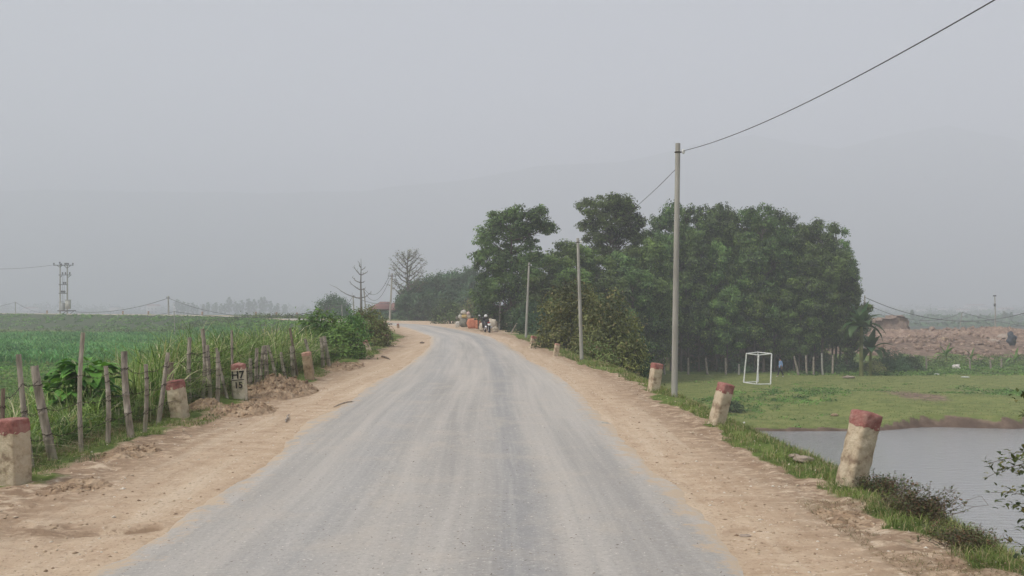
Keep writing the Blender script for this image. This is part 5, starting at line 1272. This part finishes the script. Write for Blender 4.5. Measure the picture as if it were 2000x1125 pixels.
reed('broad reed clump arching over the stakes right of the H7 stone', 505, 25, 643, 150, 2, .45)
reed('reed clump with hanging tips left of the bare brown marker stone', 545, 27, 650, 120, 3, .4)
reed('slim reed clump with a pale upright stalk above the short pale stake', 300, 16.5, 655, 40, 4, .16)
reed('small bent reed clump rising beside the crooked stake', 270, 16, 690, 40, 5, .2)
# the big-leaved plant behind the stakes
def bigleaf(name, label, px, D, h, n, L, W, rad_, seed, m='vine', base=None):
    b = on_ground(px, D) if base is None else base; h = bh(px, D, -h) if h < 0 else h; rr = random.Random(seed); t = thing(name, label, 'plant', b); g = G(); s = G()
    for i in range(n):
        a = rr.uniform(0,6.28); el = rr.uniform(.0,1.2); r = rad_*rr.uniform(.3,1)**.6
        p = Vector((math.cos(a)*r*math.cos(el*.8), math.sin(a)*r*math.cos(el*.8), h*(.45+.55*math.sin(el)*rr.uniform(.75,1))-.05))
        broad_leaf(g, p, (math.cos(a), math.sin(a), rr.uniform(-.1,.7)), L*rr.uniform(.6,1.2), W*rr.uniform(.7,1.2), rr.uniform(.5,1.5), .25, 5, rr=rr)
        if i % 3 == 0: s.tube(curve_pts((rr.uniform(-.1,.1),rr.uniform(-.1,.1),-.1), p, .08, 3, .04), [.016,.012,.009,.005], 5, False)
    obj('leaves', g, M[m], t, smooth=True); obj('stems', s, M['tall'], t)
bigleaf('big_leaved_plant', 'glossy plant with broad oval leaves rising behind the tall thin stake', 168, 15.5, -690, 110, .33, .19, .40, 31)
bigleaf('big_leaved_plant', 'lower spreading part of broad-leaved weed left of the tall thin stake', 122, 15.5, -722, 60, .30, .16, .40, 32)
bigleaf('creeper_bush', 'bush hung with drooping long leaves above the last bamboo stakes', 632, 36.2, -604, 230, .26, .10, .85, 33, 'greenbush')
def papaya():
    D = 150; b = on_ground(640, D); t = thing('young_tree', 'sparse small tree with few flat leaf sprays left above the dome-shaped tree', 'tree', b); s = G(); g = G(); h = CAMZ-(584-HY)/F*D-b.z; rr = random.Random(9)
    for ex, ez in ((-1.2,.80),(0,.9),(.9,1.0),(1.6,.86),(-.5,.72)):
        e = Vector((ex, rr.uniform(-.6,.6), h*ez)); s.tube(curve_pts((0,0,h*.35), e, .2, 4, .1), [.05,.04,.03,.02,.01], 5, False)
        cp = np.array(e)[None]+rng.normal(0,1,(70,3))*np.array([.5,.4,.13]); g.add(*leaf_quads(cp, np.tile([0,0,2.],(70,1)), .3, .16))
    s.tube([(0,0,-.2),(0,0,h*.4)], [.09,.06], 6); obj('trunk', s, M['bark'], t); obj('crown', g, M['bamboo'], t)
papaya()
# corn field
def corn():
    rg = np.random.default_rng(103); pts = []
    for r_ in np.arange(77, 152, .75):
        xs = np.arange(-.56*r_, -.10*r_, .38 if r_ < 110 else .5); xs = xs+rg.normal(0,.07,len(xs)); pts.append(np.stack([xs, np.full(len(xs), r_)+rg.normal(0,.08,len(xs))+xs*.03],-1))
    p = np.concatenate(pts); s, hw = road_dist(p[:,0], p[:,1]); patch = fbm(p[:,0], p[:,1], 9, 3, 33)
    k = ((-s-hw) > 9.5) & (p[:,1] < 150) & (patch > -.55) & (rg.random(len(p)) < .93); p = p[k]; n0 = len(p)
    per = 7; idx = np.repeat(np.arange(n0), per); n = len(idx); zb = H(p[:,0], p[:,1]); hp = .95*(1+.18*fbm(p[:,0],p[:,1],6,3,34))
    lift = rg.random(n)*.5*hp[idx]; b = np.stack([p[idx,0], p[idx,1], zb[idx]+lift],-1)
    g = G(); g.add(*blades(b, rg.uniform(.45,.75,n)*hp[idx], rg.uniform(.07,.12,n), rg.uniform(.5,1.2,n), 3, rg)); tag(obj('corn_crop', g, M['corn']), 'field of young bright green corn below the dike', 'corn', kind='stuff'); print('corn', n0)
corn()
def leaf_scatter(name, label, x, y, z0, r, hgt, per, leaf, m, cat, seed):
    rg = np.random.default_rng(seed); n = len(x); idx = np.repeat(np.arange(n), per); u = rg.normal(0,1,(len(idx),3)); u /= np.linalg.norm(u,axis=1)[:,None]; u[:,2] = np.abs(u[:,2])
    cp = np.stack([x[idx],y[idx],z0[idx]],-1)+u*(rg.random(len(idx))**.4)[:,None]*np.stack([r[idx],r[idx],hgt[idx]],-1)
    g = G(); g.add(*leaf_quads(cp, u*.7+np.array([0,0,.5]), leaf, leaf*.5, rg)); tag(obj(name, g, M[m]), label, cat, kind='stuff')
def scrubs():
    rg = np.random.default_rng(104)
    # dike slope
    N = 6500; y = rg.uniform(120, 262, N); x = -rg.uniform(.05,.58,N)*y; s, hw = road_dist(x, y); d = -s-hw; k = (d > 2.0) & (d < 15) & (fbm(x,y,8,3,35) > -.45); x, y, d = x[k], y[k], d[k]
    leaf_scatter('dike_scrub', 'low scrub covering the slope of the dike', x, y, H(x,y)-.1, rg.uniform(.4,1.1,len(x)), rg.uniform(.25,.8,len(x))*sm(1.5,5,d)+.12, 24, .36, 'greenbush', 'scrub', 1)
    # hedge line below the dike and dark strips
    N = 420; y = rg.uniform(153,162,N); x = -y*rg.uniform(.2,.56,N); leaf_scatter('field_hedge', 'dark green hedge strip between the corn and the dike', x, y, H(x,y)-.1, rg.uniform(.6,1.3,N), rg.uniform(.5,1.3,N), 34, .34, 'acacia', 'hedge', 2)
    N = 900; y = rg.uniform(68,77,N); x = -y*rg.uniform(.2,.56,N); leaf_scatter('field_weeds', 'dark weeds in front of the corn field', x, y, H(x,y)-.05, rg.uniform(.3,.7,N), rg.uniform(.1,.4,N), 22, .2, 'greenbush', 'weeds', 3)
    N = 2600; y = rg.uniform(28,68,N); x = -y*rg.uniform(.18,.56,N); s, hw = road_dist(x,y); k = (-s-hw) > 6; x, y = x[k], y[k]; leaf_scatter('field_weeds', 'rough green weeds below the bank behind the tall grass', x, y, H(x,y)-.05, rg.uniform(.3,.8,len(x)), rg.uniform(.15,.6,len(x)), 22, .16, 'greenbush', 'weeds', 4)
    # left slope beyond the fence, at the bushes
    N = 1500; y = rg.uniform(34,100,N); e = road_edge(y); x = e-2.6-rg.random(N)**1.3*5; leaf_scatter('bank_weeds', 'leafy weeds on the left bank beyond the stakes', x, y, H(x,y)-.05, rg.uniform(.2,.5,N), rg.uniform(.12,.45,N)*np.interp(x-e,[-4,-2.6],[1.6,.5]), 30, .12, 'greenbush', 'weeds', 5)
    # right: mounds with creeping weeds between the pond and the pitch
    N = 1500; y = 71+rg.normal(0,5,N); x = rg.uniform(9,42,N); k = fbm(x,y,4.5,3,36)+.25*fbm(x,y,14.,3,3) > .04; x, y = x[k], y[k]; leaf_scatter('mound_weeds', 'dark creeping weeds on the low mounds between the pond and the pitch', x, y, H(x,y)-.05, rg.uniform(.25,.8,len(x)), rg.uniform(.08,.32,len(x)), 30, .16, 'greenbush', 'weeds', 6)
    # bank right of the road below the poles
    N = 2400; y = 12*np.exp(rg.random(N)*math.log(95/12)); e = road_edge(y, False); x = e+2.7+rg.random(N)*7; k = (x<np.interp(y,[0,30,56,95],[8,11,13,16]))&(y>24); x, y = x[k], y[k]; leaf_scatter('bank_weeds', 'rough weeds and grass on the right bank below the poles', x, y, H(x,y)-.05, rg.uniform(.2,.5,len(x)), rg.uniform(.08,.3,len(x)), 26, .12, 'scrubleaf', 'weeds', 7)
    # strip behind the pitch
    N = 700; y = rg.uniform(94,112,N); x = rg.uniform(27,56,N)*y/100; leaf_scatter('field_edge_weeds', 'rough dark weeds along the far edge of the pitch', x, y, H(x,y)-.05, rg.uniform(.4,.9,N), rg.uniform(.15,.5,N), 28, .22, 'greenbush', 'weeds', 8)
    N = 500; y = rg.uniform(108,122,N); x = y*rg.uniform(.36,.56,N); leaf_scatter('vegetable_patch', 'bright green low crop behind the small posts at the right', x, y, H(x,y)-.05, rg.uniform(.3,.7,N), rg.uniform(.3,.8,N), 28, .22, 'acacia2', 'crop', 9)
    # short grass tufts of the pitch and the lower lawn
    N = 26000; y = 50+rg.random(N)*46; x = 8+rg.random(N)*(y*.56-8); s, hw = road_dist(x,y); pd = pond_depth(x,y); k = (s-hw > 8) & ((pd < -.3) | (y > 62)); x, y = x[k], y[k]
    b = np.stack([x,y,H(x,y)-.01],-1); g = G(); g.add(*blades(b, rg.uniform(.03,.09,len(x)), np.full(len(x),.045), rg.uniform(.3,1.2,len(x)), 2, rg)); tag(obj('pitch_grass', g, M['short']), 'cropped green grass of the pitch and lower lawn', 'grass', kind='stuff')
scrubs()
bush('dark_shrub', 'dense dark green shrub at the field edge right of the banana plant', 'shrub', on_ground(1742, 100), 1.9, 1.2, 2.1, 'darkbush', .2, 110, 42, .26, 61)
bush('dark_shrub', 'smaller green shrub right beside the dense dark shrub', 'shrub', on_ground(1778, 101), 1.1, .9, 1.6, 'darkbush', .2, 60, 40, .24, 62)
bush('dark_shrub', 'pale green shrub left of the dense dark shrub at the banana foot', 'shrub', on_ground(1706, 99), 1.2, .9, 1.2, 'scrubleaf', .18, 60, 36, .24, 63)
bush('dark_shrub', 'small creeper clump on the mound right under the goal', 'shrub', on_ground(1425, 64), .9, .7, .7, 'darkbush', .13, 40, 36, .16, 64)
# banana plants
def banana(label, px, D, top, n, L, W, seed, m='banana', stemr=.13, group=None, stemf=.5):
    b = on_ground(px, D); h = CAMZ-(top-HY)/F*D-b.z; rr = random.Random(seed); t = thing('banana_plant', label, 'banana plant', b, group); hs_ = h*stemf
    g = G(); g.tube([(0,0,-.2),(0,0,hs_*.5),(.03,0,hs_),(.05,0,hs_+.3)], [stemr,stemr*.85,stemr*.7,stemr*.4], 10); obj('stem', g, M['scrubleaf'], t, smooth=True)
    for i in range(n):
        a = i*2.4+rr.random()*.6; e = 1.35-1.15*i/n; g = G()
        d = Vector((math.cos(a)*math.cos(e), math.sin(a)*math.cos(e), math.sin(e)))
        broad_leaf(g, (0,0,hs_), d, L*rr.uniform(.8,1.1), W*rr.uniform(.85,1.1), .5+1.6*(i/n)*rr.uniform(.8,1.1), .3, 12, .25, rr); obj('leaf', g, M[m], t)
banana('big banana plant with tattered drooping leaves at the right end of the grove', 1682, 94, 590, 15, 2.5, 1.1, 1, stemr=.2, stemf=.66)
banana('second banana plant with hanging leaves leaning over the shrubs, right of the big one', 1700, 95, 640, 12, 2.3, 1.0, 2, stemr=.16)
banana('young bright banana plant in front of the red earth, tallest of the three young ones', 1848, 112, 664, 7, 1.7, .45, 3, 'ybanana', .08, 'young banana plants', .35)
banana('young banana plant with one upright leaf, middle of the three young ones', 1898, 112, 675, 4, 1.4, .4, 4, 'ybanana', .06, 'young banana plants', .4)
banana('young banana plant beside the right edge boulders', 1983, 110, 687, 6, 1.5, .4, 5, 'ybanana', .08, 'young banana plants', .4)

# ------------------------------------------------------------------ near right: weeds and the branch at the frame edge
def dry_weeds(label, px, py, rx, ry, h, n, seed):
    b = hit(px, py); rr = random.Random(seed); t = thing('dry_weed', label, 'weed', b, 'dry weeds by the nearest right stone'); s = G(); cp = []
    for i in range(n):
        a = Vector((rr.gauss(0,.45)*rx, rr.gauss(0,.45)*ry, 0)); a.z = Hs(b.x+a.x, b.y+a.y)-b.z-.02
        e = a+Vector((rr.gauss(.08,.12), rr.gauss(0,.12), h*rr.uniform(.35,1.))); pts = curve_pts(a, e, .02, 4, .015); s.tube(pts, [.003,.0026,.0022,.0016,.001], 4, False)
        for k in range(3):
            q = pts[rr.randint(2,4)]; e2 = q+Vector((rr.gauss(0,.06), rr.gauss(0,.05), rr.uniform(.01,.08))); s.tube([q, e2], [.0016,.0008], 3, False); cp.append(np.array(e2))
            for _ in range(3): cp.append(np.array(q.lerp(e2, rr.random()))+rng.normal(0,.012,3))
        for _ in range(10): cp.append(np.array(a.lerp(e, rr.random()*.6))+rng.normal(0,.03,3))
    cp = np.array(cp); g = G(); g.add(*leaf_quads(cp, np.tile([0,0,.8],(len(cp),1)), .028, .014)); obj('stalks', s, mat('dry_stalk',(.12,.085,.06),.9), t); obj('leaves', g, M['weed'], t)
dry_weeds('dark tangled dry weeds at the foot of the nearest right stone', 1718, 962, .14, .35, .13, 110, 1)
dry_weeds('dark tangled dry weeds on the bank edge, below the nearest right stone', 1778, 1000, .10, .45, .13, 120, 2)
dry_weeds('thin twiggy dry weeds leaning over the water', 1800, 1010, .12, .3, .26, 50, 3)
dry_weeds('sparse dry stalks low on the bank near the bottom right corner', 1868, 1068, .10, .3, .12, 60, 4)
def edge_tree():
    D = 6.6; b = on_ground(2150, D); t = thing('bank_shrub', 'small-leaved shrub on the pond bank whose branches reach in at the right picture edge', 'shrub', b); s = G(); g = G(); rr = random.Random(77)
    root = Vector((0,0,-.1)); trunk = curve_pts(root, P(2110,560,D)-b, .0, 6, .03); s.tube(trunk, [.028,.025,.022,.018,.014,.010,.006], 7)
    tips = [(1932,905,.0),(1928,932,.1),(1936,962,.0),(1960,985,.1),(1985,885,-.1),(1972,920,.15),(1995,950,.2),(1990,770,.0),(1992,812,.1),(1996,1000,.0),(1975,1062,.0),(1990,1085,.1),(1998,1030,-.1),(2040,700,.2),(2050,840,.2),(2050,940,-.2),(2045,1040,.1),(2060,620,0)]
    for (px, py, dy) in tips:
        e = P(px, py, D+dy)-b; st = min(trunk, key=lambda q: abs(q.z-(e.z-.03))+ (0 if q.z <= e.z+.25 else .3))
        pts = curve_pts(st, e, .04, 6, .018, rr); s.tube(pts, [.006,.005,.0045,.0035,.003,.002,.0012], 5, False)
        for k in range(34):
            q = pts[rr.randint(2,6)].lerp(pts[rr.randint(4,6)], rr.random())+Vector((rr.gauss(0,.022), rr.gauss(0,.04), rr.gauss(0,.018)))
            broad_leaf(g, q, (rr.gauss(-.4,.6), rr.gauss(0,.7), rr.gauss(.1,.5)), rr.uniform(.030,.050), rr.uniform(.020,.032), .6, .3, 3, rr=rr)
    obj('branches', s, M['bark'], t); obj('leaves', g, M['twigleaf'], t)
edge_tree()

# ------------------------------------------------------------------ far country in the haze
def far_country():
    rg = np.random.default_rng(200)
    V5 = tree_variant(15, 13, 7, 2.2, .9, 2.2, 22, .8, .16)
    for i in range(26):
        px = 345+i*8.6+rg.uniform(-4,4); D = rg.uniform(760,860); top = 583+rg.uniform(0,14)-(5 if 420<px<520 else 0); b = on_ground(px, D); sc = (CAMZ-(top-HY)/F*D-b.z)/13
        plant_tree('far_tree', 'faint tree in the hazy row beyond the dike' + (', left half of the row' if i < 9 else ', tallest middle part of the row' if i < 17 else ', right end of the row'), 'tree', V5, b, (sc*.62,sc*.62,sc), rg.uniform(0,6), 'bamboo', 'far hazy trees on the left')
    # far woods as masses
    def mass(label, pxs, D, tops, seed):
        n = len(pxs); x = (pxs-CX)/F*D; y = np.full(n, 1.)*D+rg.uniform(-15,15,n); z0 = H(x, y); hh = CAMZ-(tops-HY)/F*D-z0
        leaf_scatter('far_wood', label, x, y, z0-.5, rg.uniform(8,15,n), hh, 60, 3.2, 'bamboo', 'wood', seed)
    px = np.arange(-60, 640, 7.)+rg.normal(0,4,100); mass('faint distant woods along the left horizon', px, 1250, 588+9*rg.random(len(px))-4*np.sin(px/60), 11)
    px = np.arange(1640, 2080, 6.)+rg.normal(0,4,len(np.arange(1640,2080,6.))); mass('faint distant woods along the right horizon', px, 1000, 600+12*rg.random(len(px)), 12)
    px = np.arange(1640, 2080, 5.)+rg.normal(0,4,len(np.arange(1640,2080,5.))); mass('faint second wood line along the right horizon', px, 1400, 592+9*rg.random(len(px)), 13)
    px = np.arange(1660, 2080, 5.)+rg.normal(0,6,len(np.arange(1660,2080,5.))); mass('hazy scattered thickets on the plain behind the red bank', px, 520, 609+11*rg.random(len(px)), 14)
    px = np.arange(1700, 2080, 9.)+rg.normal(0,6,len(np.arange(1700,2080,9.))); mass('hazy low scrub on the plain just beyond the red bank', px, 380, 625+10*rg.random(len(px)), 15)
    V6 = tree_variant(16, 10, 5, 2, .6, 4, 22, .6, .14)
    for kk, (px, D, top) in enumerate(((1782,470,604),(1850,480,614),(1915,500,612),(1962,470,606),(1975,480,608),(1895,520,612))):
        b = on_ground(px, D); sc = (CAMZ-(top-HY)/F*D-b.z)/10; plant_tree('far_tree', ['hazy tree on the plain just right of the earth block','hazy tree on the plain left of the spindly pole','hazy tree on the plain between spindly pole and lamp post','hazy tree on the plain just right of the lamp post','hazy tree on the plain second right of the lamp post','faint tree on the plain just right of the spindly pole'][kk], 'tree', V6, b, (sc*.7,sc*.7,sc), rg.uniform(0,6), 'bamboo', 'hazy trees beyond the red bank')
    wallm = mat('pale_render', (.62,.60,.57), .8); roofm = mat('roof_red', (.35,.18,.15), .9); roofg = mat('roof_grey', (.3,.32,.34), .8); dk = mat('dark_window', (.06,.07,.08), .4)
    spots = [(347,588,470,14,18,'pale three-storey house faintly visible right of the hazy dike pole'),(300,594,560,22,10,'faint low house left of the hazy dike pole'),(225,598,560,18,8,'faint low house in the middle of the left horizon'),(60,600,600,24,8,'faint low house near the far left pole'),
      (1842,600,620,18,12,'faint pale house left of the spindly pole'),(1880,603,600,22,10,'faint house behind the spindly pole'),(1920,598,640,16,14,'faint house just left of the lamp post'),(1965,601,600,26,11,'faint wide house right of the lamp post'),(1990,612,520,16,9,'faint low house at the right edge'),(1905,594,760,34,7,'faint long flat building far behind the lamp post'),(1800,603,650,16,8,'faint low house beyond the earth block')]
    for i, (px, top, D, wpx, hpx, lab) in enumerate(spots):
        D = D*1.9
        sc = D/F; b = P(px, top+hpx, D); gz = Hs(b.x, b.y); h = CAMZ-(top-HY)*sc-gz; w_ = wpx*sc; b.z = gz; t = thing('far_house', lab, 'house', b, 'far houses in the haze', rz=rg.uniform(-.3,.3))
        g = G(); g.box((0,0,h*.42), (w_,w_*.7,h*.84)); obj('wall', g, wallm, t)
        g = G(); o = .4; ze = h*.84; W2, D2 = w_/2+o, w_*.35+o
        g.add([(-W2,-D2,ze+.02),(W2,-D2,ze+.02),(W2,D2,ze+.02),(-W2,D2,ze+.02),(-W2*.9,0,h),(W2*.9,0,h)], [[0,1,5,4],[2,3,4,5],[3,0,4,4],[1,2,5,5],[3,2,1,0]]); obj('roof', g, roofm if i % 2 else roofg, t)
        for k in range(3):
            for fl in range(max(1, int(h*.84/3.4))):
                g = G(); g.box((-w_*.33+k*w_*.33, -w_*.35-.03, 1.8+fl*3.3), (w_*.12,.08,1.4)); obj('window', g, dk, t)
far_country()

# ------------------------------------------------------------------ haze
g = G(); g.box((0, 0, 250), (6600, 6600, 516)); m = bpy.data.materials.new('haze_air'); m.use_nodes = True; nt = m.node_tree; nt.nodes.remove(nt.nodes['Principled BSDF'])
pv = nt.nodes.new('ShaderNodeVolumePrincipled'); pv.inputs['Color'].default_value = (*HAZE_COLOR, 1); pv.inputs['Density'].default_value = HAZE_DENSITY; pv.inputs['Anisotropy'].default_value = 0.0
nt.links.new(pv.outputs[0], nt.nodes['Material Output'].inputs['Volume']); tag(obj('haze', g, m), 'pale dusty haze filling the air over the whole plain', 'haze', kind='stuff')
